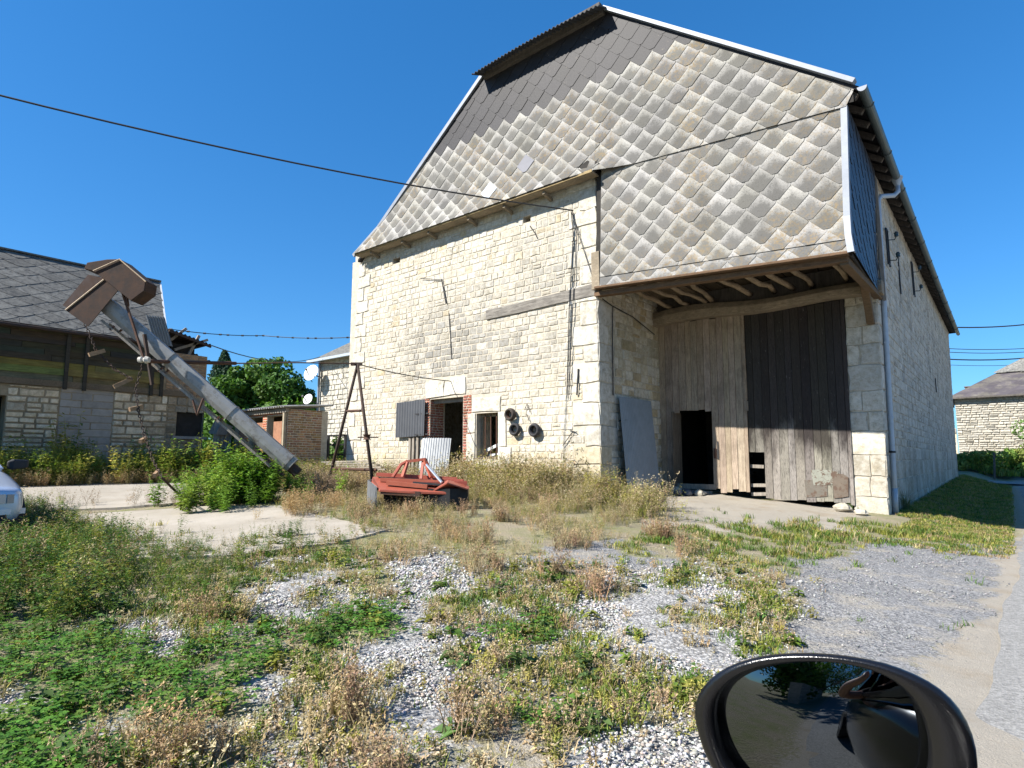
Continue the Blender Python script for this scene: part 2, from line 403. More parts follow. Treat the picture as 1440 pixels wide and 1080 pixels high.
# ================================================================ the barn
barn = thing('stone_barn', (0, 0, gz(0, 0)), 'large pale stone barn with diamond-slate gable overhanging a recessed double door', 'barn')
LEAN = .02
def PF(u, z, d): return (u, -d, z)                         # gable wall, faces -y
def PS(u, z, d): return (4.75 + LEAN * z + d, u, z)         # long side wall, faces +x
def PR(u, z, d): return (d, u, z)                           # return wall of the recess, faces +x
def PD(u, z, d): return (u + LEAN * z, 2.95 - d, z)         # door plane
ZE = 7.48
DOORH = (-5.27, -4.04, .30, 2.80); WINH = (-3.57, -2.86, 1.20, 2.34); H1 = (-6.98, -6.66, 6.93, 7.14); H2 = (-2.06, -1.84, 6.93, 7.10)
holes = [DOORH, WINH, H1, H2]
mb = MB(); panel(mb, PF, -8.82, 0.0, -.2, 7.72, [DOORH, WINH, H1, H2], .55)
mb.box(-8.97, -8.8201, .003, .55, -.2, 7.40)
mb.build('wall_core', MORTAR, barn)
def left_edge(z): return -8.57 - .058 * (7.48 - z)
def tint_front(u, z):
    g = math.exp(-((u + 4.6) / 2.2) ** 2 - ((z - 4.3) / 1.7) ** 2) + .7 * math.exp(-((u + 1.2) / 1.3) ** 2 - ((z - 5.8) / 1.6) ** 2) + .45 * math.exp(-((u + 3) / 3.5) ** 2 - ((z - 3.7) / .7) ** 2)
    c = cream(u, z, 1.02)
    if R.random() < .04: c = (c[0] * .97, c[1] * .88, c[2] * .72)
    if z < 1.3: c = (c[0], c[1] * .95, c[2] * .85)
    w = min(1, g * U(.4, 1.2)); gr = U(.24, .34); return lerp(c, (gr, gr * .97, gr * .90), w * .95)
qh = []; mbq = MB(); z = .2; i = 0
while z < 7.3:
    h = U(.3, .48); l = (.34 if i % 2 else .62) * U(.9, 1.1); e = left_edge(z)
    stone(mbq, PF, e, z, l, h, .026, cream(0, 0, 1.0, .2), .006); qh.append((e - .1, e + l, z, z + h)); z += h; i += 1
mbq.build('quoins', STONE, barn); mbq = MB()
z = .25; i = 0; rq = []
while z < 7.5:
    h = U(.36, .52); l = (.42 if i % 2 else .72) * U(.9, 1.1)
    c = cream(0, 0, 1.0, .3); c = (c[0], c[1] * .93, c[2] * .78) if z < 1.1 else c
    stone(mbq, PF, -l, z, l + .02, h, .026, c, .006); qh.append((-l, .1, z, z + h))
    l2 = (.70 if i % 2 else .42) * U(.9, 1.1)
    if z < 4.6: stone(mbq, PR, -.02, z, l2, h, .022, c, .006); rq.append((-.1, l2 - .02, z, z + h))
    z += h; i += 1
mbq.build('quoins', STONE, barn); mbq = MB()
# dressed stones: door lintel, window lintel, jambs and sill
DR = [(-5.45, -4.72, 2.84, 3.30), (-4.72, -3.92, 2.84, 3.32), (-3.72, -2.76, 2.36, 2.74), (-3.86, -3.585, 1.86, 2.355), (-3.92, -3.585, 1.14, 1.855), (-2.845, -2.58, 1.5, 2.355), (-2.845, -2.42, .98, 1.495), (-3.7, -2.85, .98, 1.14)]
for (a, b, c, d) in DR: mbq = MB(); stone(mbq, PF, a, c, b - a, d - c, .03, cream(0, 0, 1.12, .2), .005); qh.append((a, b, c, d)); mbq.build('dressed_stone', STONE, barn)
BR_H = [(-5.56, -5.275, .9, 2.835), (-4.035, -3.735, .9, 2.835)]
mb = MB(); stones(mb, PF, left_edge, 0, .2, 7.66, (.12, .215), (.12, .36), holes + qh + BR_H, tint_front, pr=(.004, .017))
mb.v += mbq.v and []; 
mb.build('front_wall', STONE, barn)
mb = MB()
def tb(u, z): k = U(.7, 1.3); return (k, k * U(.85, 1.05), k * U(.8, 1.1))
stones(mb, PF, *BR_H[1], (.066, .072), (.10, .21), (), tb, pr=(.012, .02), gap=.005, split=0); mb.build('brick_jamb', BRICK, barn); mb = MB(); stones(mb, PF, *BR_H[0], (.066, .072), (.10, .21), (), tb, pr=(.012, .02), gap=.005, split=0)
def PJ(u, z, d): return (-5.27 + d, u, z)
stones(mb, PJ, .0, .5, .4, 2.8, (.066, .072), (.10, .21), (), tb, pr=(.008, .014), gap=.005, split=0)
mb.build('brick_jamb', BRICK, barn)
# small fill stones in the corner under the eave keep the wall shut behind the cladding
mb = MB(); mb.box(-5.3, -4.0, .12, .20, 2.69, 2.80); mb.build('door_lintel', W_GREY, barn)

# window: timber frame, bars
fr = MB()
for a, b, c, d in ((-3.57, -3.50, 1.2, 2.34), (-2.93, -2.86, 1.2, 2.34), (-3.499, -2.931, 2.26, 2.34), (-3.499, -2.931, 1.2, 1.27)): fr.box(a, b, .16, .24, c, d)
win = fr.build('window_frame', W_BEAM, barn)
for x in (-3.36, -3.17, -2.99):
    q = MB(); q.tube([(x, .10, 1.15), (x + U(-.01, .01), .10, 2.38)], .014, 6); q.build('bar', RUST, win)
q = MB(); q.bar((-3.5, .3, 1.42), (-2.9, .26, 1.62), .03, .07); q.bar((-3.45, .36, 1.3), (-2.95, .4, 1.36), .05, .05); q.build('broken_slat', WHITE, win)

# open corrugated shutter of the doorway (hinged, swung back on the wall)
sh = MB(); sh.corrugated((-6.55, -.11, 1.80), (1.17, .0, .03), (.02, 0, .98), 11, .012, th=.006, col=(1, 1, 1))
st = sh.build('shutter', SHEET, barn)
for z in (1.86, 2.42):
    q = MB(); q.bar((-5.72, -.135, z), (-5.26, -.055, z + .01), .012, .035); q.build('strap_hinge', IRON, st)
for x in (-5.98, -5.84, -5.68):
    q = MB(); q.bar((x, -.07, .4), (x + U(-.02, .02), -.05, 1.82), .08, .035, (0, 1, 0)); q.build('plank', W_GREY, barn)

# timber string course in the wall and its end
mb = MB(); pts = [(-3.24, 4.69, 4.93), (-2.2, 4.70, 4.95), (-1.1, 4.74, 4.99), (.05, 4.76, 5.04)]
mb.loft([[(x, -.045, a), (x, .1, a), (x, .1, b), (x, -.05, b)] for x, a, b in pts]); mb.build('wall_beam', W_GREYX, barn, bevel=.008)

# return wall
mb = MB(); panel(mb, PR, .551, 2.95, -.2, 5.4, [], .5); mb.build('return_core', MORTAR, barn)
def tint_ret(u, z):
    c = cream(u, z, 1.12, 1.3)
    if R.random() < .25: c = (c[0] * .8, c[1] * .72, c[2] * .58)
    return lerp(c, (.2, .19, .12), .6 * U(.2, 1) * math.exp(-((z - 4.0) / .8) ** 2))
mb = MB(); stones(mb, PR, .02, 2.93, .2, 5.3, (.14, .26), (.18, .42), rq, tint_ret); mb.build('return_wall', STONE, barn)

# pier beside the door and the long side wall
mb = MB(); mb.hexa([PD(4.16, -.2, .0), PD(4.75, -.2, 0), PD(4.75, -.2, -.6), PD(4.16, -.2, -.6)], [PD(4.16, 7.3, 0), PD(4.75, 7.3, 0), PD(4.75, 7.3, -.6), PD(4.16, 7.3, -.6)])
mb.build('pier_core', MORTAR, barn)
mb = MB(); z = -.05; i = 0; sq = []
while z < 4.6:
    h = U(.38, .56); k = U(.20, .4) if i % 3 else .6
    c = cream(0, 0, .98, .6)
    if k < .55: stone(mb, PD, 4.15, z, k, h, .022, c, .005); stone(mb, PD, 4.15 + k, z, .62 - k, h, .022, cream(0, 0, .98, .4), .005)
    else: stone(mb, PD, 4.15, z, .62, h, .022, c, .005)
    l2 = (.75 if i % 2 else .45) * U(.9, 1.1); stone(mb, PS, 2.93, z, l2, h, .022, cream(0, 0, .95, .3), .006); sq.append((2.9, 2.93 + l2, z, z + h)); z += h; i += 1
mb.build('door_pier', STONE, barn)
SLIT = [(13.6, 13.72, 5.3, 6.4)]
mb = MB(); panel(mb, PS, 3.552, 24.6, -.3, 7.36, SLIT, .55); mb.build('side_core', MORTAR, barn)
def tint_side(u, z):
    c = cream(u, z, .98, .5)
    if R.random() < .15: c = tuple(k * .78 for k in c)
    return c
mb = MB(); stones(mb, PS, 2.95, 24.6, -.05, 1.5, (.3, .46), (.35, .9), sq, tint_side); stones(mb, PS, 2.95, 24.6, 1.5, 7.36, (.15, .25), (.2, .48), sq + SLIT, tint_side)
mb.build('side_wall', STONE_SIDE, barn)
mb = MB(); mb.box(-8.9, 4.7, 24.06, 24.6, -.2, 7.4); mb.box(-8.95, -8.4, .56, 24.05, -.2, 7.35); mb.build('back_wall', STONE_SIDE, barn)
mb = MB()
for i in range(5): mb.bar((4.75 + LEAN * 4, 3.6 + i * .13, 4.62 - i * .05), (4.75 + LEAN * 4, 3.75 + i * .13, 4.57 - i * .05), .05, .10)
mb.build('side_lintel', W_GREY, barn)

# gable cladding: flared at the foot, dark slates under the hip
YG = .10
def flare(z, u):
    f = .30 * math.exp(-max(0, z - 7.42) / .55)
    return f * (1 - sm((u + .3) / 1.3)) + .045
def PG(u, z, d): return (u, -YG - flare(z, u) - d, z)
hipL = on(683, 103, 1, -.15); hipR = on(850, 16, 1, -.15); eL = on(499, 364, 1, -.35); eR = on(1201, 126, 1, -.15)
HZ = (hipL[2] + hipR[2]) / 2; EZ = 7.42
REG = [(eL[0], EZ), (.12, EZ), (5.0, EZ - .1), (eR[0], EZ + .06), (hipR[0], HZ), (hipL[0], HZ)]
REG_A = [(eL[0], EZ), (.15, EZ + .03), (.15, HZ), (hipL[0], HZ)]
ovTL = on(846, 240, 1, -.12); ovTR = on(1190, 148, 1, -.12)
REG_B = [(.15, ovTL[2] - .05), (ovTR[0], ovTR[2] - .04), (eR[0], eR[2]), (hipR[0], HZ), (.15, HZ)]
def dark_sel(u, z): return 1 if z > 9.66 + .015 * (u + 4) else 0
def t_tile(u, z): 
    k = U(.84, 1.14); return (k, k, k * U(.96, 1.02))
mb = MB()
def tint_g(u, z): return t_tile(u, z)
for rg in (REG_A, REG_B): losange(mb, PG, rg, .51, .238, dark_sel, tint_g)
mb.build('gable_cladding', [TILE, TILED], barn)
ODD = m_plain('odd_slate', (1, 1, 1), .6, var=.1); mb = MB(); uL, zL = -3.35 + .22, 8.66
def one(u, z, c):
    pl = [(u, z + .25), (u - .265, z), (u - .05, z - .22), (u + .05, z - .22), (u + .265, z)]
    mb.face([PG(a, b, .032) for a, b in pl], c)
for px, py, c in ((740, 231, (.14, .14, .16)), (691, 270, (.42, .47, .52))):
    mb = MB(); q = on(px, py, 1, -.2); one(q[0], q[2], c); mb.build('odd_slate', ODD, barn)
# backing board of the gable (also keeps daylight out)
mb = MB(); us = [eL[0] + .02 + (hipL[0] - eL[0]) * 0]
def gable_top(u):
    if u < hipL[0]: return EZ + (u - eL[0]) / (hipL[0] - eL[0]) * (HZ - EZ)
    if u < hipR[0]: return HZ
    return HZ + (u - hipR[0]) / (eR[0] - hipR[0]) * (eR[2] - HZ)
N = 40
for k in range(N):
    a = eL[0] + .02 + (eR[0] - .04 - eL[0]) * k / N; b = eL[0] + .02 + (eR[0] - .04 - eL[0]) * (k + 1) / N
    for j in range(8):
        def pt(u, t):
            zb = EZ + .01 if u < .15 else ovTL[2] + (ovTR[2] - ovTL[2]) * (u - .15) / (ovTR[0] - .15) + .02; zt = max(zb + .02, gable_top(u) - .02); z = zb + (zt - zb) * t; return PG(u, z, -.004)
        mb.face([pt(a, j / 8), pt(b, j / 8), pt(b, (j + 1) / 8), pt(a, (j + 1) / 8)])
mb.build('gable_boarding', DARK, barn)
# under-eave batten of the flared skirt and pole plate
mb = MB(); mb.bar((eL[0] + .05, -.24, EZ - .02), (.16, -.26, EZ - .005), .26, .03); mb.bar((eL[0] + .06, -.40, EZ - .005), (.16, -.41, EZ + .01), .02, .06, col=(1.2, 1.1, .8))
mb.build('skirt_board', W_BEAM, barn)
for x in (-7.6, -6.2, -5.1, -3.6, -2.4, -1.2):
    q = MB(); q.bar((x, -.02, EZ - .14), (x, -.34, EZ - .07), .07, .08, col=(.8, .8, .8)); q.build('eave_bracket', W_BEAM, barn)

# overhang: clad front, slate side, zinc corner, floor, joists and beams
oBL = on(845, 404, 1, -.12); oBR = on(1195, 356, 1, -.12)
def PO(u, z, d):
    return (u, -.12 - d - .10 * math.exp(-max(0, z - 4.75) / .25), z)
REG_O = [(oBL[0], oBL[2] + .22), (oBR[0] - .02, oBR[2] + .22), (ovTR[0] - .03, ovTR[2] + .02), (ovTL[0], ovTL[2] + .02)]
REG_O2 = [(oBL[0], oBL[2]), (oBR[0], oBR[2]), (oBR[0], oBR[2] + .23), (oBL[0], oBL[2] + .23)]
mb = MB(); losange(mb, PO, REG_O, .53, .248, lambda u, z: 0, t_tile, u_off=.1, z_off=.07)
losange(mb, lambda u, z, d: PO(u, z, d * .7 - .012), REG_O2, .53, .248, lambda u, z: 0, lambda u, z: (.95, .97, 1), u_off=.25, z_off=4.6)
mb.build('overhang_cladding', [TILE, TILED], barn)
mb = MB(); rg = []
for k in range(15):
    s = (k / 14) ** 2; lo_, hi_ = (oBL[0] - .14, oBL[2]), (oBR[0], oBR[2]); lt, rt_ = (ovTL[0] - .14, ovTL[2]), ovTR[:3:2]; a_, b_ = lerp(lo_, lt, s), lerp(hi_, rt_, s)
    rg.append([PO(a_[0], a_[1], -.028), PO(b_[0], b_[1], -.028), PO(b_[0], b_[1], -.075), PO(a_[0], a_[1], -.075)])
mb.loft(rg)
mb.build('overhang_boarding', DARK, barn)
def PX2(u, z, d):
    zb = oBR[2]; f = .16 * math.exp(-max(0, z - zb) / .3) * (1 - .2 * u / 3)
    x0 = lerp((oBR[0],), (ovTR[0],), (z - oBR[2]) / (ovTR[2] - oBR[2]))[0]
    return (x0 - .02 + f * .45 - u * .015 + d, u, z)
mb = MB(); losange(mb, PX2, [(-.10, oBR[2]), (3.05, oBR[2] - .05), (3.05, 7.25), (-.10, 7.20)], .5, .24, lambda u, z: 0, lambda u, z: (U(.9, 1.08),) * 3, th=.008, jz=.004)
mb.build('overhang_side_cladding', TILE_BLUE, barn)
mb = MB(); mb.loft([[PX2(-.1, z_, -.022), PX2(3.05, z_, -.022), PX2(3.05, z_, -.06), PX2(-.1, z_, -.06)] for z_ in [oBR[2] - .04 + (7.25 - oBR[2]) * (k / 12) ** 2 for k in range(13)]]); mb.build('side_boarding', DARK, barn)
mb = MB(); prev = None
rings = []
for k in range(9):
    z = oBR[2] - .02 + (ovTR[2] - oBR[2] + .02) * k / 8; p = PX2(-.12, z, 0); o = PO(p[0], z, .03)
    rings.append([(o[0] - .065, o[1] - .004, z), (o[0] + .035, o[1] - .008, z), (p[0] + .035, o[1] + .12, z), (p[0] + .02, o[1] + .12, z), (o[0] + .015, o[1] + .02, z), (o[0] - .065, o[1] + .012, z)])
mb.loft(rings); mb.build('corner_flashing', ZINC, barn)
mb = MB(); mb.box(oBL[0] + .02, 4.85, -.05, 2.93, 5.28, 5.32, (.1, .1, .1)); 
for k in range(14): mb.box(.1 + k * .34, .41 + k * .34, -.04, 2.92, 5.245, 5.279, (U(.10, .28) + (.35 if k < 3 else 0),) * 3)  # boards tinted dark to paint the shade above the joists
mb.build('loft_floor', W_BEAMY, barn)
mb = MB(); mb.box(-.06, .14, -.15, -.06, 4.86, 5.7); mb.bar((-.04, .0, oBL[2] - .11), (oBR[0] - .04, .0, oBR[2] - .07), .17, .10, col=(.55, .42, .35)); mb.bar((.05, -.14, oBL[2] - .01), (oBR[0] - .01, -.14, oBR[2] - .01), .19, .05, col=(.5, .38, .32))  # first box is a filler added to block a sun leak at the corner
mb.build('overhang_sill_beam', W_BEAM, barn, bevel=.01)
mb = MB(); rg = []
for k in range(11):
    t = k / 10; x = -.02 + 5.0 * t; zb = 4.52 + .05 * sin(t * 9) - .03 * t + .05 * sin(t * 3.1); hh = .30 + .05 * sin(t * 5 + 1); yb = 2.62 + .03 * sin(7 * t)
    rg.append([(x, yb + .02, zb), (x, 2.94, zb), (x, 2.94, zb + hh), (x, yb + .06, zb + hh), (x, yb - .01, zb + hh * .55)])
mb.loft(rg); mb.build('lintel_beam', W_BEAM, barn, bevel=.012)
mb = MB(); mb.box(.0, 4.85, 2.9, 2.98, 4.84, 5.24); mb.build('lintel_boarding', W_BLACK, barn)
for k, x in enumerate((.42, .80, 1.22, 1.72, 2.25, 2.75, 3.22, 3.75, 4.35)):
    q = MB(); s1 = U(-.25, .2); n = 6
    q.tube([(x + s1 * (j / n) + U(-.05, .05), .08 + 2.75 * j / n, 4.99 - .02 * k * (1 - j / n) - .03 * j / n + U(-.035, .035)) for j in range(n + 1)], [.055 * U(.8, 1.1) for j in range(n + 1)], 8, (U(.9, 1.2),) * 3, jit=.08)
    q.build('joist', W_BEAMY, barn, smooth=True)
mb = MB(); b0 = on(1205, 385, 1, .3); mb.loft([[(4.80 + dx * s, y - .05 * s, z), (4.94 + dx * s, y - .05, z), (4.94 + dx, y + .10, z), (4.80 + dx, y + .10, z)] for (y, z, dx, s) in ((2.86, 3.95, -.16, 1), (2.55, 4.25, -.14, 1), (2.0, 4.55, -.10, 1), (1.3, 4.72, -.06, 1))])
mb.c = [(.5, .42, .36)] * len(mb.c); mb.build('knee_brace', W_BEAM, barn, bevel=.01)
mb = MB(); mb.bar((4.80, -.05, oBR[2] - .08), (4.86, 3.1, 4.55), .14, .17, col=(.5, .42, .36)); mb.build('side_sill_beam', W_BEAM, barn, bevel=.01)

# ---- the double door: planked leaves, wicket opening, broken foot
def PDz(u, z, d): return (u + .012 * z, 2.93 - d, z)
def plank_leaf(mb, u0, u1, ztop, cut, tone):
    u = u0
    while u < u1 - .03:
        w = U(.13, .19); w = min(w, u1 - u)
        if u1 - (u + w) < .06: w = u1 - u
        zb, zt, top = cut(u + w / 2), ztop(u + w / 2), None
        for (a, b) in zb:
            k = tone(u) * U(.78, 1.18); d = U(.03, .042); e = U(-.008, .008)
            b_ = b if b is not None else zt + U(-.03, .02)
            lo = [PDz(u + .004, a, .0), PDz(u + w - .004, a + e, 0), PDz(u + w - .004, a + e, d), PDz(u + .004, a, d)]
            hi = [PDz(u + .004, b_, .0), PDz(u + w - .004, b_ - e, 0), PDz(u + w - .004, b_ - e, d), PDz(u + .004, b_, d)]
            mb.hexa(lo[::-1], hi[::-1], (k, k * U(.96, 1.02), k * U(.92, 1.02)))
        u += w
WX0, WX1, WZ0, WZ1 = .285, 1.30, .66, 2.38
def cutL(u):
    if WX0 < u < WX1 - .04: return [(WZ1 + U(-.01, .01) - (.05 if u > 1.12 or u < .42 else 0), None)]
    if u > 1.2: return [(.44 + U(-.04, .10), None)]
    return [(.48 + U(-.03, .03), None)]
def cutR(u):
    if u < 2.44: return [(1.37 + U(-.04, .05), None)]
    return [(.36 + U(-.03, .02) - .03 * (u - 2.4), None)]
mb = MB(); plank_leaf(mb, -.03, 2.12, lambda u: 4.58, cutL, lambda u: 1.0); leafL = mb.build('door_leaf', W_DOOR, barn)
leafL['label'] = 'brown weathered door leaf with an open wicket'
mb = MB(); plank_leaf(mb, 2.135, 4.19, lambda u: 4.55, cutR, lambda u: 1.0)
t = MT('door_stain_shade', .9, spec=.15); p = t.scale(t.pos(), (3, 3, .3)); n1 = t.noise(9, 6, .7, p, .6); n2 = t.noise(34, 4, .7, p); zz = t.sep(t.pos())[2]
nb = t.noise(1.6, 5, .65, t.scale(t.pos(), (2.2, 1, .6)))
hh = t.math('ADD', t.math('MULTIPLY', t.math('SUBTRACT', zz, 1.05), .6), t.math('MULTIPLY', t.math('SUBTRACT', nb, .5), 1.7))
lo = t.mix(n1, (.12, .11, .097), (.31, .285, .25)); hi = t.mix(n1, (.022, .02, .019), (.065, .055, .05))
c = t.mix(t.ramp(hh, [(.0, 0), (.45, 1)]), lo, hi); c = t.mix(t.ramp(n2, [(.50, 0), (.66, .75)]), c, (.02, .018, .016)); c = t.mix(1, c, t.tint(), 'MULTIPLY')  # dark coat; height fade also paints the overhang's shade above a sunlit foot
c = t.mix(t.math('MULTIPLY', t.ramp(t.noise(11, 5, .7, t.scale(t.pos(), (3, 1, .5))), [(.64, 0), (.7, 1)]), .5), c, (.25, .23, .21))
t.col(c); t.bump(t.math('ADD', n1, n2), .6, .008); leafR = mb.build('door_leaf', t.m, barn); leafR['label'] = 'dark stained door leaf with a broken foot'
q = MB(); q.box(WX0 + .0, WX1 + .05, 2.885, 2.915, .50, .62, (1.1, 1.05, 1)); q.box(WX0 - .1, WX1 - .05, 2.90, 2.93, .40, .46); q.build('threshold_board', W_GREY, leafL)
q = MB(); q.box(2.11, 2.17, 2.86, 2.888, 2.55, 3.5, (.9, .85, .8)); q.box(2.10, 2.18, 2.85, 2.888, 2.30, 2.52, (.8, .8, .8)); q.build('door_stop', W_DOOR, leafL)
q = MB(); q.box(1.335, 1.40, 2.872, 2.885, 1.22, 1.46); q.build('latch_plate', RUST, leafL)
q = MB(); q.box(1.42, 1.45, 2.882, 2.888, 1.20, 1.62); q.build('latch_slot', IRON, leafL)
for z, l in ((1.05, .24), (.62, .30), (.42, .26)):
    q = MB(); q.bar((2.12, 3.0, z), (2.13 + l + .05, 3.0, z + U(-.02, .02)), .03, .075); q.build('batten', W_GREY, leafR)
q = MB()
for u, z, w, h, c in ((3.26, .40, .44, .36, (.55, .5, .45)), (3.40, .66, .52, .32, (.95, 1.0, .92)), (3.80, .40, .30, .50, (.55, .45, .38))):
    pl = [(u + w * a, z + h * b) for a, b in ((1, .95 * U(.9, 1)), (.7, 1), (.3, 1.02), (0, U(.85, 1)), (.03, .5), (U(0, .15), 0), (.5, .04), (U(.85, 1), .1))]
    d0 = .045 + .004 * len(q.f) / 10; q.prism([PDz(a, b, d0) for a, b in pl][::-1], (0, -.004, 0), c)
q.build('tin_patch', m_metal('flaking_tin', (.25, .24, .215), (.13, .085, .06), (.50, .56), .8, 0, 9), leafR)
# dark inside of the barn
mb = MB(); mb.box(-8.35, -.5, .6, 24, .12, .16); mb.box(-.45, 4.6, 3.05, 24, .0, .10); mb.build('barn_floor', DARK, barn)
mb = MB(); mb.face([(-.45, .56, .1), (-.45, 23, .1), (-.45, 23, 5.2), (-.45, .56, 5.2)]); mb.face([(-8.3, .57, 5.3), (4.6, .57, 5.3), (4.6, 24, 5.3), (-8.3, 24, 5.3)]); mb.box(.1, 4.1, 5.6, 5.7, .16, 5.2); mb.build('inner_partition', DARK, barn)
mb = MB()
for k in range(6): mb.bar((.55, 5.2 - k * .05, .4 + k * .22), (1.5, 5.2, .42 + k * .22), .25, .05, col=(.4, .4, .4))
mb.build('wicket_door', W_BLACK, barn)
mb = MB(); mb.bar((WX0 + .09, 3.0, .55), (WX0 + .09, 3.02, 2.36), .03, .5, (0, 1, 0), col=(.5, .5, .5)); mb.build('wicket_leaf', W_DOOR, barn)

# ---- roof
RX = (HZ - EZ) / (hipL[0] - eL[0]); ex, ez_ = 5.22, 7.40; RX2 = (HZ - ez_) / (ex - hipR[0] - 0)
ridge_x = ((HZ + RX2 * hipR[0]) - (HZ - RX * hipL[0])) / (RX + RX2); ridge_z = HZ + RX * (ridge_x - hipL[0])
yb = 25.0; yr = 1.7; hy = -.62
def sag(y): return -.10 * sin(pi * min(1, max(0, y) / 25))
mb = MB(); NS = 14
for k in range(NS):
    y0, y1 = (yr + (yb - yr) * k / NS, yr + (yb - yr) * (k + 1) / NS)
    for off in (0, -.07):
        e0, e1 = (ex, y0, ez_ + off + sag(y0)), (ex, y1, ez_ + off + sag(y1)); r0, r1 = (ridge_x, y0, ridge_z + off), (ridge_x, y1, ridge_z + off); l0, l1 = (eL[0] - .1, y0, EZ - .07 + off), (eL[0] - .1, y1, EZ - .07 + off)
        mb.face([e0, e1, r1, r0]); mb.face([r0, r1, l1, l0])
    mb.face([(ex, y0, ez_ - .07 + sag(y0)), (ex, y1, ez_ - .07 + sag(y1)), (ex, y1, ez_ + sag(y1)), (ex, y0, ez_ + sag(y0))])
yf = -.17
for off in (0, -.07):
    mb.face([(ex, yf, ez_ + off), (ex, yr, ez_ + off + sag(yr)), (ridge_x, yr, ridge_z + off), (hipR[0], yf, HZ + off)])
    mb.face([(hipL[0], yf, HZ + off), (ridge_x, yr, ridge_z + off), (eL[0] - .1, yr, EZ - .07 + off), (eL[0] - .1, yf, EZ - .07 + off)])
mb.face([(ex, yf, ez_ - .07), (ex, yr, ez_ - .07 + sag(yr)), (ex, yr, ez_ + sag(yr)), (ex, yf, ez_)])
mb.face([(ex, yf, ez_ - .07), (ex, yf, ez_), (hipR[0], yf, HZ), (hipR[0], yf, HZ - .07)]); mb.face([(eL[0] - .1, yf, EZ - .14), (hipL[0], yf, HZ - .07), (hipL[0], yf, HZ), (eL[0] - .1, yf, EZ - .07)])
mb.face([(ex, yb, ez_ - .07), (ridge_x, yb, ridge_z), (eL[0] - .1, yb, EZ - .1)][::-1])
roof = mb.build('roof', TILED, barn)
hsl = (ridge_z - HZ) / (yr - yf); hz0 = HZ - hsl * (yf - hy) * .55
mb = MB(); hl = (hipL[0] - .08, hy, hz0); hr_ = (hipR[0] + .12, hy, hz0)
mb.corrugated(hl, vsub(hr_, hl), (0, 1.0, (HZ + .10 - hz0) / (.62) * 1.0), 34, .018, nv=4, th=.012, sag=lambda a, b: .05 * sin(a * pi * 1.0) - .03)
mb.build('hip_sheet', SHEET, roof)
mb = MB(); mb.bar((hl[0] + .15, -.27, HZ - .02), (hr_[0] - .12, -.27, HZ + .02), .2, .10); mb.bar((hl[0] + .1, -.2, HZ - .10), (hr_[0] - .1, -.2, HZ - .06), .12, .16)
mb.build('hip_rafter_board', W_BLACK, roof)  # dark timber colour paints the shade under the hip sheet
mb = MB()
mb.bar((hipR[0] + .02, -.2, HZ + .0), (ex - .05, -.2, ez_ + .08), .15, .075, (0, 0, 1)); mb.build('verge_flashing', ZINC, roof)
mb = MB(); mb.bar((eL[0] - .06, -.36, EZ + .0), (eL[0] + .9, -.2, EZ + .9 * RX + .03), .06, .11); mb.bar((eL[0] + .9, -.2, EZ + .9 * RX + .03), (hipL[0] - .03, -.2, HZ + .02), .06, .11); mb.build('verge_flashing', ZINC, roof)
# eaves soffit rafters along the side
for k in range(46):
    mb = MB(); y = -.05 + k * .54; s = sag(y)
    mb.bar((4.75, y, ez_ - .12 + .40 * RX2 * .9 + s), (5.17, y, ez_ - .12 + s), .08, .10, col=(U(.5, .9),) * 3); mb.build('rafter', W_BLACK, roof)
mb = MB(); pts = [(5.27, y, 7.36 + sag(y) * 1.0 - .004 * y) for y in [-.2 + 25.1 * k / 24 for k in range(25)]]
rg = []
for (x, y, z) in pts: rg.append([(x + .075 * cos(t), y, z + .085 * sin(t)) for t in [pi + pi * k / 8 for k in range(9)]] + [(x + .067 * cos(t), y, z + .077 * sin(t)) for t in [2 * pi - pi * k / 8 for k in range(9)]])
mb.loft(rg); gut = mb.build('gutter', GUTTER, barn, smooth=False)
mb = MB(); mb.prism([(5.27 + .074 * cos(t), -.2, 7.36 + .084 * sin(t)) for t in [pi + pi * k / 8 for k in range(9)]], (0, -.01, 0)); mb.build('gutter_end_cap', ZINC, gut)
for k in range(12):
    y = .4 + k * 2.05; q = MB(); rgs = [(5.27 + .085 * cos(t), y, 7.36 + sag(y) - .004 * y + .094 * sin(t)) for t in [pi + pi * k2 / 8 for k2 in range(9)]]
    q.tube(rgs, .009, 5); q.build('gutter_bracket', GUTTER, gut)
gy = 3.85
mb = MB(); mb.lathe((5.27, gy, 7.20), (0, 0, 1), [(.05, -.10), (.06, -.06), (.11, .06), (.115, .10)], 14); mb.build('hopper', PIPE, gut, smooth=True)
dp = [(5.27, gy, 7.13), (5.27, gy, 6.98), (5.20, gy - .08, 6.88), (4.99, gy - .42, 6.80), (4.955, gy - .52, 6.70), (4.95, gy - .54, 6.5), (4.945, gy - .54, 6.2)]
for k in range(1, 8): dp.append((4.945 - .018 * (6.2 - (6.2 - k * .86)) , gy - .54, 6.2 - k * .86))
mb = MB(); mb.tube(dp, .05, 12); mb.tube([(4.84, gy - .54, .62), (4.83, gy - .545, .08)], .056, 12); pipe = mb.build('downpipe', PIPE, barn, smooth=True)
for z in (5.2, 3.6, 2.05, 1.35):
    q = MB(); x = 4.835 + .018 * z; q.lathe((x, gy - .54, z), (0, 0, 1), [(.05, -.02), (.058, -.02), (.058, .02), (.05, .02)], 12); q.bar((x - .06, gy - .54, z), (x - .02, gy - .6, z), .02, .02); q.build('pipe_clamp', IRON if z < 1.5 else PIPE, pipe)
mb = MB(); mb.box(4.93, 4.985, 3.07, 3.14, 4.45, 7.1); mb.build('edge_board', W_GREY, barn)
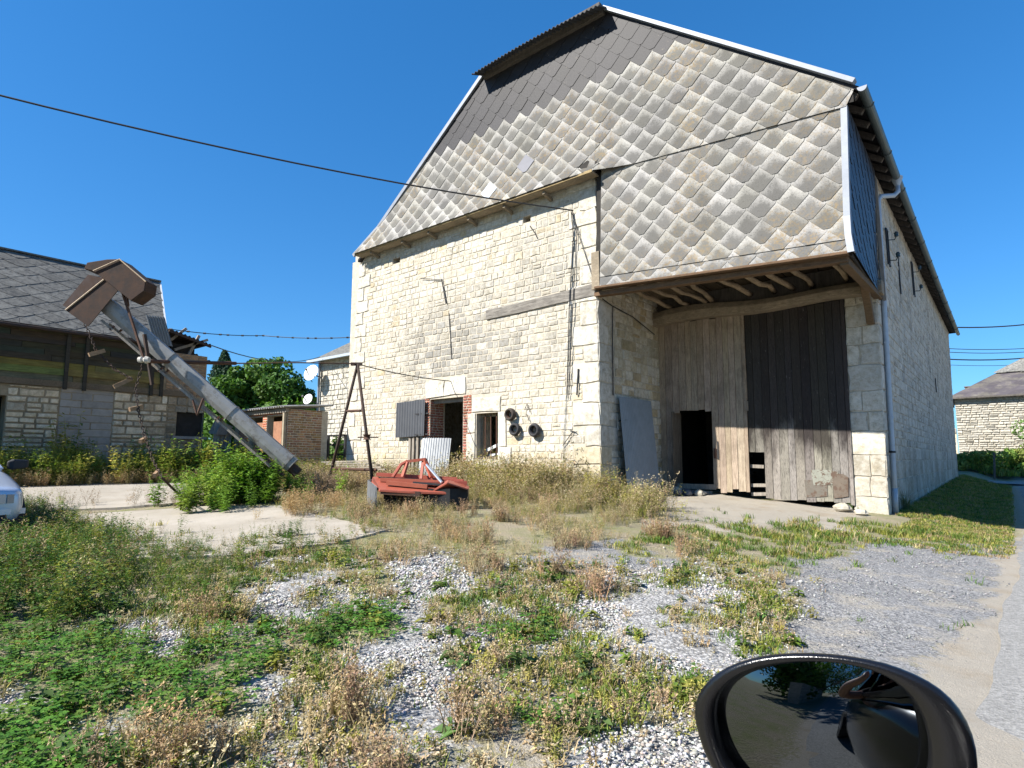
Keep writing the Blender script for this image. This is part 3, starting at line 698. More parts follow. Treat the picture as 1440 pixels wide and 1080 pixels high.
# wall irons
def rack(y, z, h):
    q = MB(); x = 4.75 + LEAN * z + .03
    for dy in (0, .28): q.bar((x + .04, y + dy, z), (x + .04, y + dy, z + h), .03, .03, (0, 1, 0))
    for dz in (.02, h - .02): q.bar((x + .05, y, z + dz), (x + .05, y + .28, z + dz), .025, .03)
    o = q.build('insulator_rack', IRON, barn)
    for dz in (.18 * h, .75 * h):
        k = MB(); k.tube([(x + .05, y + .28, z + dz), (x + .16, y + .34, z + dz), (x + .20, y + .34, z + dz + .08)], .012, 6); k.lathe((x + .20, y + .34, z + dz + .07), (0, 0, 1), [(.0, 0), (.045, .0), (.04, .05), (.05, .07), (.03, .11), (0, .12)], 10); k.build('insulator', m_flat('insulator_glass', (.02, .04, .045), .25), o)
rack(4.35, 5.55, .85); rack(9.3, 5.9, 1.0)
for y, z, h in ((6.6, 5.35, 1.0), (15.2, 3.6, .5)):
    q = MB(); x = 4.75 + LEAN * z + .04; q.bar((x, y, z), (x, y + .02, z + h), .03, .05, (0, 1, 0)); q.build('wall_anchor', IRON, barn)
for pts in ([(623, 393), (629, 427)], [(594, 392), (622, 394)], [(815, 519), (813, 556)], [(740, 575), (743, 568), (747, 580)], [(743, 583), (746, 592)], [(793, 627), (808, 606)], [(801, 604), (812, 608)]):
    q = MB(); w = .009 if len(pts) > 2 or pts[0][0] < 620 or pts[0][0] in (793, 801, 743) else .018
    q.tube([vadd(on(a, b, 1, 0), (0, -.05, 0)) for a, b in pts], w, 6); q.build('wall_anchor', IRON, barn)
cr = MB()
for pts in ([(632, 440), (634, 470), (636, 505)], [(746, 318), (753, 328), (757, 336)]):
    cr.tube([vadd(on(a, b, 1, 0), (0, -.022, 0)) for a, b in pts], .012, 5)
cr.build('wall_crack', IRON, barn)
q = MB()
for dx in (0, 5):
    q.tube([vadd(on(805 + dx * .4, 297, 1, 0), (0, -.06, 0)), vadd(on(808 + dx, 330, 1, 0), (0, -.05, 0)), vadd(on(803 + dx, 430, 1, 0), (0, -.07, 0)), vadd(on(799 + dx * .5, 560, 1, 0), (0, -.05, 0))], .010, 6)
q.tube([vadd(on(806, 300, 1, 0), (0, -.06, 0)), vadd(on(843, 415, 1, 0), (0, -.06, 0))], .008, 6); q.build('wall_cable', CABLE, barn)
q = MB(); q.tube([(.05, .12, 4.7), (.06, .5, 4.62), (.05, 1.5, 4.55), (.06, 2.6, 4.3)], .012, 6); q.tube([(.06, .55, 4.62), (.05, .52, 4.0), (.05, .50, 2.6)], .012, 6); q.build('recess_cable', CABLE, barn)
# ================================================================ things on and by the barn
def tyre(px, py, rad, th, label, mud):
    c = on(px, py, 1, -th / 2 - .03); o = thing('tyre', c, label, 'tyre', 'old tyres hung on the barn wall'); ax = (U(-.06, .06), -1, U(.0, .12))
    q = MB(); r0 = rad * .50; prof = []
    for k in range(13):
        t = -pi / 2 + 2 * pi * k / 12 if False else pi * 2 * k / 12
        prof.append(((rad + r0) / 2 + (rad - r0) / 2 * cos(t), th / 2 * sin(t) * (1.0 if abs(cos(t)) < .9 else 1)))
    q.lathe(c, ax, prof, 28, (1.7, 1.3, 1.0) if mud else (1, 1, 1)); q.build('tread', RUBBER, o, smooth=True)
    q = MB(); q.lathe(c, ax, [(r0 * 1.02, -th * .3), (r0 * .9, -th * .25), (r0 * .86, th * .2), (r0 * 1.0, th * .32)], 24); q.build('rim', RUST if mud else IRON, o, smooth=True)
    return o
tyre(717.5, 583, .155, .15, 'brown muddy tyre, topmost of the three hung on the stone wall', True)
tyre(724, 604, .155, .13, 'black tyre directly below the brown muddy tyre on the stone wall', False)
tyre(751.5, 605, .160, .13, 'black tyre with a spoked hub, hung apart from the other two', False)

# corrugated sheet leaning at the doorway foot
o = thing('corrugated_sheet', (-4.6, -.4, gz(-4.6, -.4)), 'pale galvanised corrugated sheet leaning across the foot of the brick doorway', 'metal sheet')
q = MB(); q.corrugated((-5.33, -.50, .40), (1.16, .04, -.02), (-.20, .38, 1.36), 13, .013, nv=6, th=.004, sag=lambda a, b: .03 * sin(a * 3) * b - .10 * max(0, .12 - a) / .12); q.build('sheet', GALV, o)
q = MB(); q.bar((-5.40, -.12, .4), (-5.36, -.02, 1.8), .10, .03, (0, 1, 0)); q.build('prop_board', SHEET, o)
# corrugated sheet leaning on the return wall of the recess
o = thing('corrugated_sheet', (.3, 1.6, gz(.3, 1.6)), 'tall blue-grey corrugated sheet leaning inside the barn recess beside the big door', 'metal sheet')
q = MB(); q.corrugated((.30, .62, .34), (-.0, 1.62, .02), (-.20, .02, 2.24), 22, .010, nv=6, th=.005, sag=lambda a, b: .02 * sin(a * 4 + b)); q.build('sheet', SHEETG, o)
q = MB(); q.tube([(.13, .6, 2.05), (.16, .9, 2.07)], .012, 6); q.build('hook', IRON, o)
# rubble heap pieces by the door
def rock(name, c, r, mat, label, grp, squash=.7):
    q = MB(); n = 9; rings = []
    for i in range(6):
        t = -pi / 2 + pi * (i + .5) / 6; rings.append([(c[0] + r * cos(t) * cos(2 * pi * k / n) * U(.8, 1.15), c[1] + r * cos(t) * sin(2 * pi * k / n) * U(.8, 1.1), c[2] + r * squash * sin(t) * U(.85, 1.1)) for k in range(n)])
    q.loft(rings, (U(.8, 1.1),) * 3); oo = q.build(name, mat); tag(oo, label, 'stone', grp); return oo
ROCKP = m_plain('pale_stone', (.44, .40, .32), .92, var=.25, sc=9, bump=.5, bd=.02); ROCKD = m_plain('dark_stone', (.12, .12, .125), .92, var=.35, sc=9, bump=.5, bd=.02)
for k in range(14):
    x, y = .25 + U(0, 1.0), 2.62 + U(-.5, .12); rock('rubble_stone', (x, y, gz(x, y) + .04), U(.05, .13), ROCKD if k % 3 else ROCKP, 'small broken stone in the rubble heap at the left foot of the barn door', 'rubble at the barn door')
for px, py, r, lab in ((1185, 712, .17, 'flat pale stone on the earth just left of the door pier foot'), (1211, 718, .13, 'pale rounded stone touching the door pier foot'), (1255, 690, .16, 'grey stone at the foot of the downpipe')):
    g = gnd(px, py + 6); rock('loose_stone', (g[0], g[1], g[2] + r * .35), r, ROCKP, lab, 'loose stones by the pier', .55)

# ================================================================ A-frame post
o = thing('trestle_post', at(510, 690, 13.4), 'two-legged rusty A-shaped trestle standing in the weeds before the barn', 'trestle')
YA = 13.3; top = at(503, 512, YA)
def leg(px, py, Y, r=.035):
    q = MB(); e = at(px, py, Y); e = (e[0], e[1], gz(e[0], e[1]) - .05); q.tube([top, lerp(top, e, .5), e], [r * .9, r, r * 1.1], 8, jit=.1); q.build('leg', RUSTD, o, smooth=True); return e
l1 = leg(458, 690, YA + .35); l2 = leg(527, 690, YA - .35)
def onleg(e, t): return lerp(top, e, t)
q = MB(); q.tube([onleg(l1, .36), onleg(l2, .36)], .028, 8); q.build('crossbar', RUST, o)
q = MB(); q.tube([onleg(l1, .80), vadd(onleg(l2, .80), RV + (0,), .12)], .03, 8); q.build('crossbar', RUST, o)
q = MB(); q.bar(vadd(top, RV + (0,), -.15), vadd(top, RV + (0,), .1), .06, .07); q.build('top_bracket', RUSTD, o)
q = MB(); p = onleg(l2, .56); q.lathe(p, (0, 0, 1), [(.0, -.05), (.09, -.05), (.05, 0), (.09, .06), (0, .06)], 12); q.tube([vadd(p, RV + (0,), -.2), vadd(p, RV + (0,), .25)], .015, 6); q.build('pulley', RUST, o)

# ================================================================ grain auger
up, lo = at(150, 428, 10.9), at(412, 654, 11.6)
o = thing('grain_auger', (lo[0], lo[1], gz(lo[0], lo[1])), 'long galvanised grain auger raised at a slant with a rusty hooded discharge head', 'auger')
d = vn(vsub(up, lo)); s = vn(vcross(d, (0, 0, 1))); s = s if vdot(s, (RV[0], RV[1], 0)) > 0 else tuple(-k for k in s); nn = vn(vcross(s, d))
if nn[2] < 0: nn = tuple(-k for k in nn)
def AU(t, a, b): return vadd(vadd(lerp(lo, up, t), s, a), nn, b)
ucs = [(a * .78, b * .78) for a, b in [(-.17, .17), (.17, .17), (.19, .05), (.17, -.08), (.09, -.19), (-.09, -.19), (-.17, -.08), (-.19, .05)]]
q = MB(); q.loft([[AU(t, a, b) for a, b in ucs] for t in (0, .33, .331, .66, .661, 1.0)])
for t in (.02, .33, .66): q.loft([[AU(t + e, a * 1.09, b * 1.09) for a, b in ucs] for e in (0, .008)])
q.build('trough', m_metal('auger_zinc', (.30, .30, .29), (.11, .085, .06), (.5, .7), .6, .3, 5), o)
q = MB(); q.tube([AU(.02, 0, -.05), AU(-.04, 0, -.05)], .10, 10); q.bar(AU(0, .0, -.26), AU(.16, .0, -.22), .3, .04); q.build('intake', RUSTD, o)
for a in (-.16, .16):
    q = MB(); q.bar(AU(.06, a, -.27), AU(.95, a, -.25), .04, .04); q.build('frame_rail', W_GREY, o)
for t in (.35, .65, .9):
    q = MB(); q.bar(AU(t, .16, -.18), AU(t, .16, -.26), .03, .03, d); q.bar(AU(t, -.16, -.18), AU(t, -.16, -.26), .03, .03, d); q.bar(AU(t, -.18, -.27), AU(t, .18, -.27), .03, .03, d); q.build('frame_stay', RUST, o)
for a in (-.4, -.1):
    q = MB(); e = AU(.14, a, 0); q.tube([AU(.14, a * .6, -.1), (e[0] + s[0] * a * .6, e[1] + s[1] * a * .6, gz(e[0], e[1]) - .05)], .03, 8); q.build('support_leg', RUSTD, o)
FW = (FV[0], FV[1], 0)
cap = [(118, 378), (122, 369), (150, 364.5), (168, 364), (205, 395), (203, 409), (184, 423), (131, 381)]
q = MB(); pl = [at(x, y, 10.62) for x, y in cap]; q.prism(pl[::-1], tuple(k * .36 for k in FW)); 
HRUST = m_metal('hood_rust', (.028, .017, .013), (.066, .032, .018), (.40, .60), .9, 0, 6, .4)
head = q.build('hood', HRUST, o, bevel=.012)
q = MB(); q.tube([at(131, 381, 10.60), at(168, 364.5, 10.60), at(205, 396, 10.60)], .012, 6); q.build('rolled_edge', m_plain('bare_edge', (.40, .30, .2), .8), head)
q = MB(); q.prism([at(x, y, 10.66) for x, y in ((92, 436), (146, 393), (166, 408), (124, 459))][::-1], tuple(k * .012 for k in FW))
q.prism([at(x, y, 11.10) for x, y in ((88, 429), (124, 386), (150, 392), (112, 446))][::-1], tuple(k * .012 for k in FW), (2.2, 2.4, 2.8))  # far plate tinted pale blue to paint sky light on its inner face
A1, B1, A2, B2 = at(166, 408, 10.66), at(124, 459, 10.66), at(163, 405, 11.12), at(124, 452, 11.12); q.prism([A1, A2, B2, B1], (.01, 0, .01)); chute = q.build('discharge_chute', HRUST, o)
q = MB(); q.tube([at(92, 436, 10.65), at(146, 393, 10.65)], .013, 6); q.build('chute_lip', m_plain('chute_edge', (.5, .38, .26), .8), chute)
for a, b in (((170, 404), (203, 506)), ((176, 403), (180, 430))):
    q = MB(); q.bar(at(*a, 10.8), at(*b, 10.8), .05, .03); q.build('strut', RUST, o)
q = MB(); q.bar(at(203, 470, 10.72), at(214, 541, 10.9), .05, .05); q.build('strut', RUSTD, o)
q = MB(); kk = at(202, 506, 10.7); q.lathe(kk, (RV[0], RV[1], 0), [(0, -.09), (.05, -.09), (.06, -.03), (.03, 0), (.07, .04), (.05, .1), (0, .1)], 10); q.build('roller', m_plain('pale_roller', (.45, .42, .37), .7), o)
for px, py in ((277, 562),):
    q = MB(); a, b, c_ = at(px - 6, py, 11.0), at(px, py + 22, 11.0), at(px + 9, py - 2, 11.0); q.tube([a, lerp(a, b, .7), b, lerp(b, c_, .3), c_], .02, 6); q.build('hanger_loop', RUST, o)
# long pole and rod from auger to trestle
q = MB(); a, b = at(203, 508, 10.7), at(332, 511, 12.0); q.tube([a, b], [.035, .035], 8); q.tube([b, at(420, 510, 12.6), vadd(top, (0, 0, 0.01))], .014, 6)
tag(q.build('tie_rod', RUST), 'rusty horizontal rod tying the auger frame to the A-shaped trestle', 'rod')
# chains with wooden slats
def chain(pts, name, label, sl):
    o = thing(name, pts[0], label, 'chain'); q = MB(); acc = 0
    for i in range(len(pts) - 1):
        L = vlen(vsub(pts[i + 1], pts[i])); n = max(2, int(L / .055)); dd = vn(vsub(pts[i + 1], pts[i])); r = vn(vcross(dd, (.3, .8, .1))); r2 = vcross(dd, r)
        for k in range(n):
            c = lerp(pts[i], pts[i + 1], (k + .5) / n); w = r if k % 2 else r2
            q.tube([vadd(vadd(c, dd, .036 * cos(t)), w, .020 * sin(t)) for t in [2 * pi * j / 8 for j in range(9)]], .0085, 4, cap=False)
    q.build('links', RUSTD, o)
    for (px, py, Y, dx, dy) in sl:
        q = MB(); a = at(px - dx, py - dy, Y - .1); b = at(px + dx, py + dy, Y + .1); q.bar(a, b, .05, .07, col=(1.1, .95, .85)); q.build('slat', W_BEAMY, o)
chain([at(119, 455, 10.7), at(127, 472, 10.7), at(135, 492, 10.7)], 'drag_chain', 'short rusty chain with one wooden slat hanging from the discharge chute', [(136, 496, 10.7, 11, -3)])
chain([at(141, 499, 10.75), at(162, 520, 10.75), at(186, 533, 10.75)], 'drag_chain', 'thin rusty chain slanting below the chute with a tilted wooden slat', [(173, 538, 10.75, 13, -6)])
gq = gnd(250, 700); 
chain([at(201, 512, 10.7), at(196, 528, 10.7), at(191, 545, 10.6), at(194, 575, 10.5), at(203, 612, 10.4), at(214, 645, 10.2), at(228, 672, 10.0), (gq[0], gq[1], gq[2] + .08)], 'drag_chain', 'long rusty chain with slats hanging from the tie rod down to the yard', [(191, 574, 10.5, 9, -2), (201, 619, 10.4, 4, -2), (220, 666, 10.1, 3, -3)])

# ================================================================ red mower
mo = at(585, 715, 9.75); mo = (mo[0], mo[1], gz(mo[0], mo[1]))
o = thing('rotary_mower', mo, 'abandoned faded red tractor mower with black skirts sunk in dry weeds', 'mower')
def MW(p, q_, h): return (mo[0] + RV[0] * p + FV[0] * q_, mo[1] + RV[1] * p + FV[1] * q_, mo[2] + h)
dk = [(-.80, .42, .50), (.25, .46, .47), (.80, .30, .38), (.83, .02, .34), (.55, -.22, .28), (-.05, -.30, .30), (-.52, -.34, .33), (-.72, .0, .44)]
q = MB(); q.prism([MW(*p) for p in dk], (0, 0, -.045)); deck = q.build('deck', TRASH_RED, o, bevel=.01)
for a, b in (((-.60, .12, .46), (.35, .10, .42)), ((-.72, .36, .54), (.62, .34, .46)), ((.1, .0, .40), (.80, .10, .41)), ((-.45, -.12, .42), (.2, -.16, .36)), ((.2, .24, .46), (.74, .20, .43))):
    q = MB(); q.bar(MW(*a), MW(*b), .09, .06, col=(1, U(.9, 1.2), 1)); q.build('rib', TRASH_RED, deck)
q = MB(); q.bar(MW(-.05, -.02, .42), MW(.50, -.10, .38), .035, .03); q.build('rod', IRON, deck)
q = MB(); q.prism([MW(.30, -.22, .29), MW(.52, -.26, .41), MW(.84, -.10, .30), MW(.84, .1, .34), MW(.5, .02, .44)], (0, 0, .02)); q.build('end_guard', TRASH_RED, o)
SK = m_plain('skirt_cloth', (.10, .105, .11), .9, var=.5, sc=6, bump=.4, stretch=(4, 4, .4)); SKB = m_plain('black_skirt', (.02, .02, .021), .85, var=.4, sc=6)
q = MB(); q.loft([[MW(-.80, .40, h), MW(-.76, .05, h * .95), MW(-.66, -.18, h * .9), MW(-.56, -.33 + .02 * k, h * .8), MW(-.60, -.30, h * .8), MW(-.70, -.14, h * .9), MW(-.80, .06, h)] for k, h in enumerate((.46, .28, .12, -.03))]); q.build('skirt', SK, o)
q = MB(); q.loft([[MW(.22, -.21, h), MW(.56, -.23, h), MW(.82, -.02, h), MW(.82, .25, h), MW(.79, .25, h), MW(.79, .0, h), MW(.55, -.20, h), MW(.22, -.18, h)] for h in (.33, .16, -.02)]); q.build('skirt', SKB, o)
q = MB(); q.box(-.5, .6, -.1, .3, 0, .3); q.v = [MW(*p) for p in q.v]; q.build('gear_case', SKB, o)
q = MB(); q.bar(MW(-.50, -.31, .29), MW(.10, -.27, .25), .03, .08); q.build('cutter_edge', RUST, o)
for pts, r in (([(-.42, .2, .50), (-.30, .25, .70), (-.2, .3, .76)], .03), ([(-.22, .3, .75), (.10, .3, .79)], .035), ([(-.26, .2, .5), (-.2, .27, .74)], .03), ([(.08, .3, .79), (.22, .15, .50)], .032), ([(.06, .3, .78), (.04, .2, .47)], .022)):
    q = MB(); q.bar(MW(*pts[0]), MW(*pts[-1]), r * 2, r * 1.3) if len(pts) == 2 else q.tube([MW(*p) for p in pts], r, 6); q.build('hitch_arm', TRASH_RED, o)
q = MB(); q.tube([MW(.12, .24, .70), MW(.42, -.12, .42)], .022, 8); q.build('hydraulic_rod', m_flat('bright_rod', (.6, .62, .63), .25, .8), o)

# ================================================================ cars
def car(name, org, yaw, label, paint, mir=True):
    o = thing(name, org, label, 'car'); o.rotation_euler = (0, 0, 0)
    cy, sy = cos(yaw), sin(yaw)
    def W(p): return (org[0] - p[0] * cy - p[1] * sy, org[1] - p[0] * sy + p[1] * cy, org[2] + p[2])   # p: back from nose, left, up
    def bd(q, nm, mat, par, **k):
        q.v = [W(p) for p in q.v]; q.f = [f for f in q.f]; return q.build(nm, mat, par, **k)
    st = [(.0, .30, .67, .70), (.02, .24, .70, .76), (.10, .2, .725, .81), (.5, .19, .79, .84), (1.15, .19, .91, .85), (1.6, .19, .95, .855), (2.6, .19, .95, .86), (3.5, .2, .93, .85), (4.1, .24, .90, .80), (4.3, .32, .82, .74)]
    rg = []
    for x, zb, zt, w in st:
        h = [(0, zb), (w * .8, zb), (w * .97, zb + .12), (w, zb + (zt - zb) * .55), (w * .985, zt - .05), (w * .93, zt - .004), (w * .62, zt + .012), (w * .58, zt + .022), (0, zt + .03)]
        rg.append([(x, a, z) for a, z in h] + [(x, -a, z) for a, z in h[-2:0:-1]])
    q = MB(); q.loft(rg); body = bd(q, 'body', paint, o, smooth=True, sub=1)
    cb = [(1.22, .93, .76, .935), (1.95, 1.36, .58, 1.0), (2.9, 1.38, .58, 1.0), (3.75, .93, .72, .93)]
    q = MB(); q.loft([[(1.30, -.70, .92), (1.30, .70, .92), (2.0, .56, 1.33), (2.0, -.56, 1.33)], [(1.29, -.7, .93), (1.29, .7, .93), (1.98, .56, 1.345), (1.98, -.56, 1.345)]]); bd(q, 'windscreen', GLASS, o)
    q = MB(); q.prism([(3.0, -.56, 1.34), (3.0, .56, 1.34), (3.75, .68, .94), (3.75, -.68, .94)], (.01, 0, .01)); bd(q, 'rear_window', GLASS, o)
    for sgn in (1, -1):
        if mir or sgn == -1: q = MB(); q.prism([(1.45, .76 * sgn, .93), (2.05, .58 * sgn, 1.32), (2.95, .58 * sgn, 1.33), (3.55, .74 * sgn, .93)], (0, .01 * sgn, 0)); bd(q, 'side_window', GLASS, o)
        q = MB(); q.bar((1.27, .75 * sgn, .93), (1.98, .57 * sgn, 1.35), .05, .06); q.bar((2.42, .80 * sgn, .93), (2.45, .60 * sgn, 1.35), .08, .04, (0, 1, 0)); q.bar((3.0, .58 * sgn, 1.35), (3.8, .74 * sgn, .93), .10, .05); q.bar((1.4, .80 * sgn, .945), (3.65, .80 * sgn, .945), .02, .02); bd(q, 'pillar_frame', paint, o)
        q = MB(); q.loft([[(x, (.50 + .33 * 1) * sgn + .045 * sgn * e, .10 + 0 * e), (x, .85 * sgn, .1)][:0] or [(.62 + .31 * cos(t), sgn * (.70 + .17 * e), .31 + .31 * sin(t)) for t in [2 * pi * k / 22 for k in range(22)]] for e in (0, .1, .9, 1) for x in (0,)]); wh = bd(q, 'wheel', RUBBER, o)
        q2 = MB(); q2.lathe((.62, sgn * .872, .31), (0, 1, 0), [(.0, .0), (.08, .0), (.19, -.012 * sgn), (.2, -.03 * sgn)], 20); bd(q2, 'rim', ZINC, wh)
        q = MB(); q.loft([[(3.45 + .31 * cos(t), sgn * (.70 + .17 * e), .31 + .31 * sin(t)) for t in [2 * pi * k / 22 for k in range(22)]] for e in (0, .1, .9, 1)]); wh = bd(q, 'wheel', RUBBER, o)
        q2 = MB(); q2.lathe((3.45, sgn * .872, .31), (0, 1, 0), [(.0, .0), (.08, .0), (.19, -.012 * sgn), (.2, -.03 * sgn)], 20); bd(q2, 'rim', ZINC, wh)
        q = MB(); q.loft([[(.03, y * sgn, z) for y, z in ((.28, .53), (.60, .53), (.60, .65), (.28, .65))], [(-.014, y * sgn, z) for y, z in ((.285, .535), (.595, .535), (.595, .645), (.285, .645))]]); bd(q, 'headlight', LAMP, o)
        q = MB(); q.loft([[(a, y * sgn, z) for a, y, z in ((.06, .61, .535), (.12, .72, .535), (.12, .72, .64), (.06, .61, .645))], [(a, y * sgn, z) for a, y, z in ((-.014, .61, .535), (.035, .755, .535), (.035, .75, .64), (-.014, .61, .645))]]); bd(q, 'indicator', m_flat('clear_lens', (.26, .26, .27), .2, .2, .6), o)
        if mir or sgn == -1:
            q = MB(); q.loft([[(1.46 + a * .4, sgn * (.86 + b), .94 + c_) for a, b, c_ in ((0, 0, 0), (.1, .0, 0), (.1, 0, .10), (0, 0, .10))], [(1.44, sgn * .93, .92), (1.56, sgn * .93, .92), (1.56, sgn * .93, 1.07), (1.44, sgn * .93, 1.07)], [(1.45, sgn * 1.10, .95), (1.55, sgn * 1.12, .95), (1.55, sgn * 1.12, 1.06), (1.45, sgn * 1.10, 1.06)]]); bd(q, 'wing_mirror', IRON, o, bevel=.02)
    q = MB(); q.prism([(1.93, -.60, 1.345), (1.93, .60, 1.345), (2.5, .62, 1.385), (3.05, .60, 1.345), (3.05, -.60, 1.345), (2.5, -.62, 1.385)], (0, 0, .03)); bd(q, 'roof', paint, o, bevel=.02)
    q = MB(); q.loft([[(.02, -.78, z) for z in ()] or [(-.06 + abs(y) ** 3 * .28, y, z) for y in [-.82 + 1.64 * k / 10 for k in range(11)]] + [(.02 + abs(y) ** 3 * .28, y, z) for y in [.82 - 1.64 * k / 10 for k in range(11)]] for z in (.26, .45)]); bd(q, 'bumper', IRON, o, bevel=.02)
    q = MB(); q.loft([[(-.072 + abs(y) ** 3 * .28, y, z) for y in [-.82 + 1.64 * k / 10 for k in range(11)]] + [(-.05 + abs(y) ** 3 * .28, y, z) for y in [.82 - 1.64 * k / 10 for k in range(11)]] for z in (.40, .468)]); bd(q, 'bumper_trim', paint, o)
    q = MB(); q.box(.015, .05, -.28, .28, .52, .62); bd(q, 'grille', IRON, o)
    return o, W
GLASS = m_flat('dark_glass', (.015, .018, .02), .05, 0, .6); LAMP = m_flat('headlamp_glass', (.32, .36, .40), .12, .4, .8)
SILVER = m_flat('silver_blue_paint', (.46, .52, .62), .32, .45, .5, .6); BLACKP = m_flat('black_paint', (.008, .008, .009), .18, 0, .6, .8)
cz = gz(-3.6, -9.6)
fc = at(40, 705, 7.75)
car('parked_car', (fc[0] + .17, fc[1] - .86, cz - .02), .0, 'silver-blue saloon parked nose-out on the concrete at the left edge', SILVER)

# the photographer's own car; its open window is where the picture is taken from
own, OW = car('parked_car', (7.60, -9.15, 0.0), pi / 2, 'black car on the asphalt road with a round black wing mirror in the foreground', BLACKP, mir=False)
sm_ = lambda t: float(sm(t))
mc = at(1165, 1035, .52); mn = vn((.115, -.99, -.06)); mx_ = vn(vcross((0, 0, 1), mn)); my_ = vcross(mn, mx_)
def onm(px, py, k=0.0):
    dd, _ = ray(px, py); t = (vdot(vsub(vadd(mc, mn, k), CAMP), mn)) / vdot(dd, mn); return vadd(CAMP, dd, t)
rim = [(973, 998), (979, 974), (995, 951), (1020, 933), (1055, 921), (1095, 915), (1140, 914), (1190, 918), (1235, 928), (1272, 944), (1305, 966), (1330, 996), (1348, 1034), (1356, 1080), (1350, 1122), (1325, 1160), (1275, 1184), (1210, 1194), (1140, 1188), (1078, 1166), (1030, 1126), (996, 1078), (980, 1035)]
gl = [(1002, 1003), (1007, 980), (1020, 960), (1042, 945), (1072, 935), (1105, 930), (1143, 928), (1185, 931), (1224, 940), (1254, 954), (1278, 974), (1296, 1003), (1306, 1038), (1308, 1075), (1300, 1110), (1280, 1138), (1243, 1156), (1200, 1164), (1142, 1160), (1085, 1142), (1042, 1108), (1016, 1068), (1005, 1034)]
rc = onm(1158, 1045)
rim = [(x + 22 * sm_((x - 1150) / 200.0), y + 4 * sm_((1030 - y) / 90.0)) for x, y in rim]; gl = [(x, y + 3) for x, y in gl]
def ringm(src, sc, dep): return [vadd(vadd(rc, vsub(onm(x, y), rc), sc), mn, -dep) for x, y in src]
q = MB(); q.loft([ringm(gl, 1.0, .022), ringm(gl, 1.0, .004), ringm(gl, 1.012, -.002), ringm(rim, .985, -.003), ringm(rim, 1.005, .004), [vadd(p, (0, 0, -1), .012) for p in ringm(rim, 1.01, .030)], [vadd(p, (0, 0, -1), .023) for p in ringm(rim, 1.0, .055)], [vadd(p, (0, 0, -1), .034) for p in ringm(rim, .92, .085)], [vadd(p, (0, 0, -1), .04) for p in ringm(rim, .70, .108)], [vadd(p, (0, 0, -1), .045) for p in ringm(rim, .35, .120)]], caps=False)
n0 = len(q.v) - len(rim); q.f.append(tuple(range(n0, n0 + len(rim)))); q.c.append((1, 1, 1)); q.u.append(None); q.m.append(0)
RIMM = MT('mirror_housing', .22, 0, .5); nn_ = RIMM.noise(900, 2, .5); RIMM.col(RIMM.mix(RIMM.ramp(RIMM.noise(60, 6, .7), [(.62, 0), (.78, .4)]), (.006, .006, .007), (.05, .048, .043))); RIMM.bump(nn_, .12, .002)
mh = q.build('wing_mirror', RIMM.m, own, smooth=True, sub=1)
q = MB(); rr = []
for k in range(8):
    f = 1 - k / 8.0; rr.append([vadd(p, mn, .012 * (1 - f * f)) for p in ringm(gl, f * .999, .014)])
q.loft(rr, caps=False); n0 = len(q.v); q.v.append(vadd(ringm(gl, 0, .014)[0], mn, .012))
for k in range(len(gl)): q.f.append((n0 - len(gl) + k, n0 - len(gl) + (k + 1) % len(gl), n0)); q.c.append((1, 1, 1)); q.u.append(None); q.m.append(0)
q.build('mirror_glass', m_flat('mirror_silver', (.12, .135, .155), .015, 1.0, .5), mh, smooth=True)
q = MB(); e = vadd(vadd(rc, mn, -.05), (0, 0, -1), .10); q.tube([e, (6.80, e[1] + .02, .90), (6.86, e[1] + .02, .88)], [.035, .04, .05], 10); q.build('mirror_arm', RIMM.m, own, smooth=True)
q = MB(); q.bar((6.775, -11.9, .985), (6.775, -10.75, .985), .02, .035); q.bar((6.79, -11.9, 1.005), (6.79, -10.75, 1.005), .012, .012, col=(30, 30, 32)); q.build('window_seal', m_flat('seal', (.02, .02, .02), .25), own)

# photographer leaning at the open window (seen only in the mirror)
def skin_body(name, joints, bones, mat, parent):
    me = bpy.data.meshes.new(name); oo = bpy.data.objects.new(name, me); C.objects.link(oo); off = parent['_o'] if parent is not None else (0, 0, 0)
    me.from_pydata([vsub(j[:3], off) for j in joints], bones, []); me.materials.append(mat); md = oo.modifiers.new('skin', 'SKIN')
    for i, j in enumerate(joints):
        me.skin_vertices[0].data[i].radius = (j[3], j[3]); me.skin_vertices[0].data[i].use_root = (i == 0)
    md.use_smooth_shade = True; sd = oo.modifiers.new('s', 'SUBSURF'); sd.levels = 2; sd.render_levels = 2
    if parent is not None: oo.parent = parent
    return oo
SKIN = m_flat('skin', (.50, .28, .19), .5, 0, .35); SHIRT = m_plain('dark_shirt', (.016, .018, .026), .9, var=.3, sc=30, bump=.1)
per = thing('person', (7.15, -11.75, .5), 'person in a dark short-sleeved shirt at the car window, seen in the mirror', 'person')
J = [(7.15, -11.85, .55, .15), (7.14, -11.82, .78, .15), (7.12, -11.8, .98, .16), (7.10, -11.78, 1.10, .06), (7.08, -11.75, 1.20, .085), (7.08, -11.74, 1.29, .075),
     (6.96, -11.74, 1.0, .07), (6.76, -11.66, .98, .055), (6.60, -11.56, 1.0, .046), (6.62, -11.42, 1.08, .040), (6.68, -11.28, 1.12, .028), (6.70, -11.22, 1.15, .024),
     (7.36, -11.76, .99, .07), (7.38, -11.55, .80, .05), (7.30, -11.30, .80, .036)]
skin_body('body', J, [(0, 1), (1, 2), (2, 3), (3, 4), (4, 5), (2, 6), (6, 7), (7, 8), (8, 9), (9, 10), (10, 11), (2, 12), (12, 13), (13, 14)], SKIN, per)
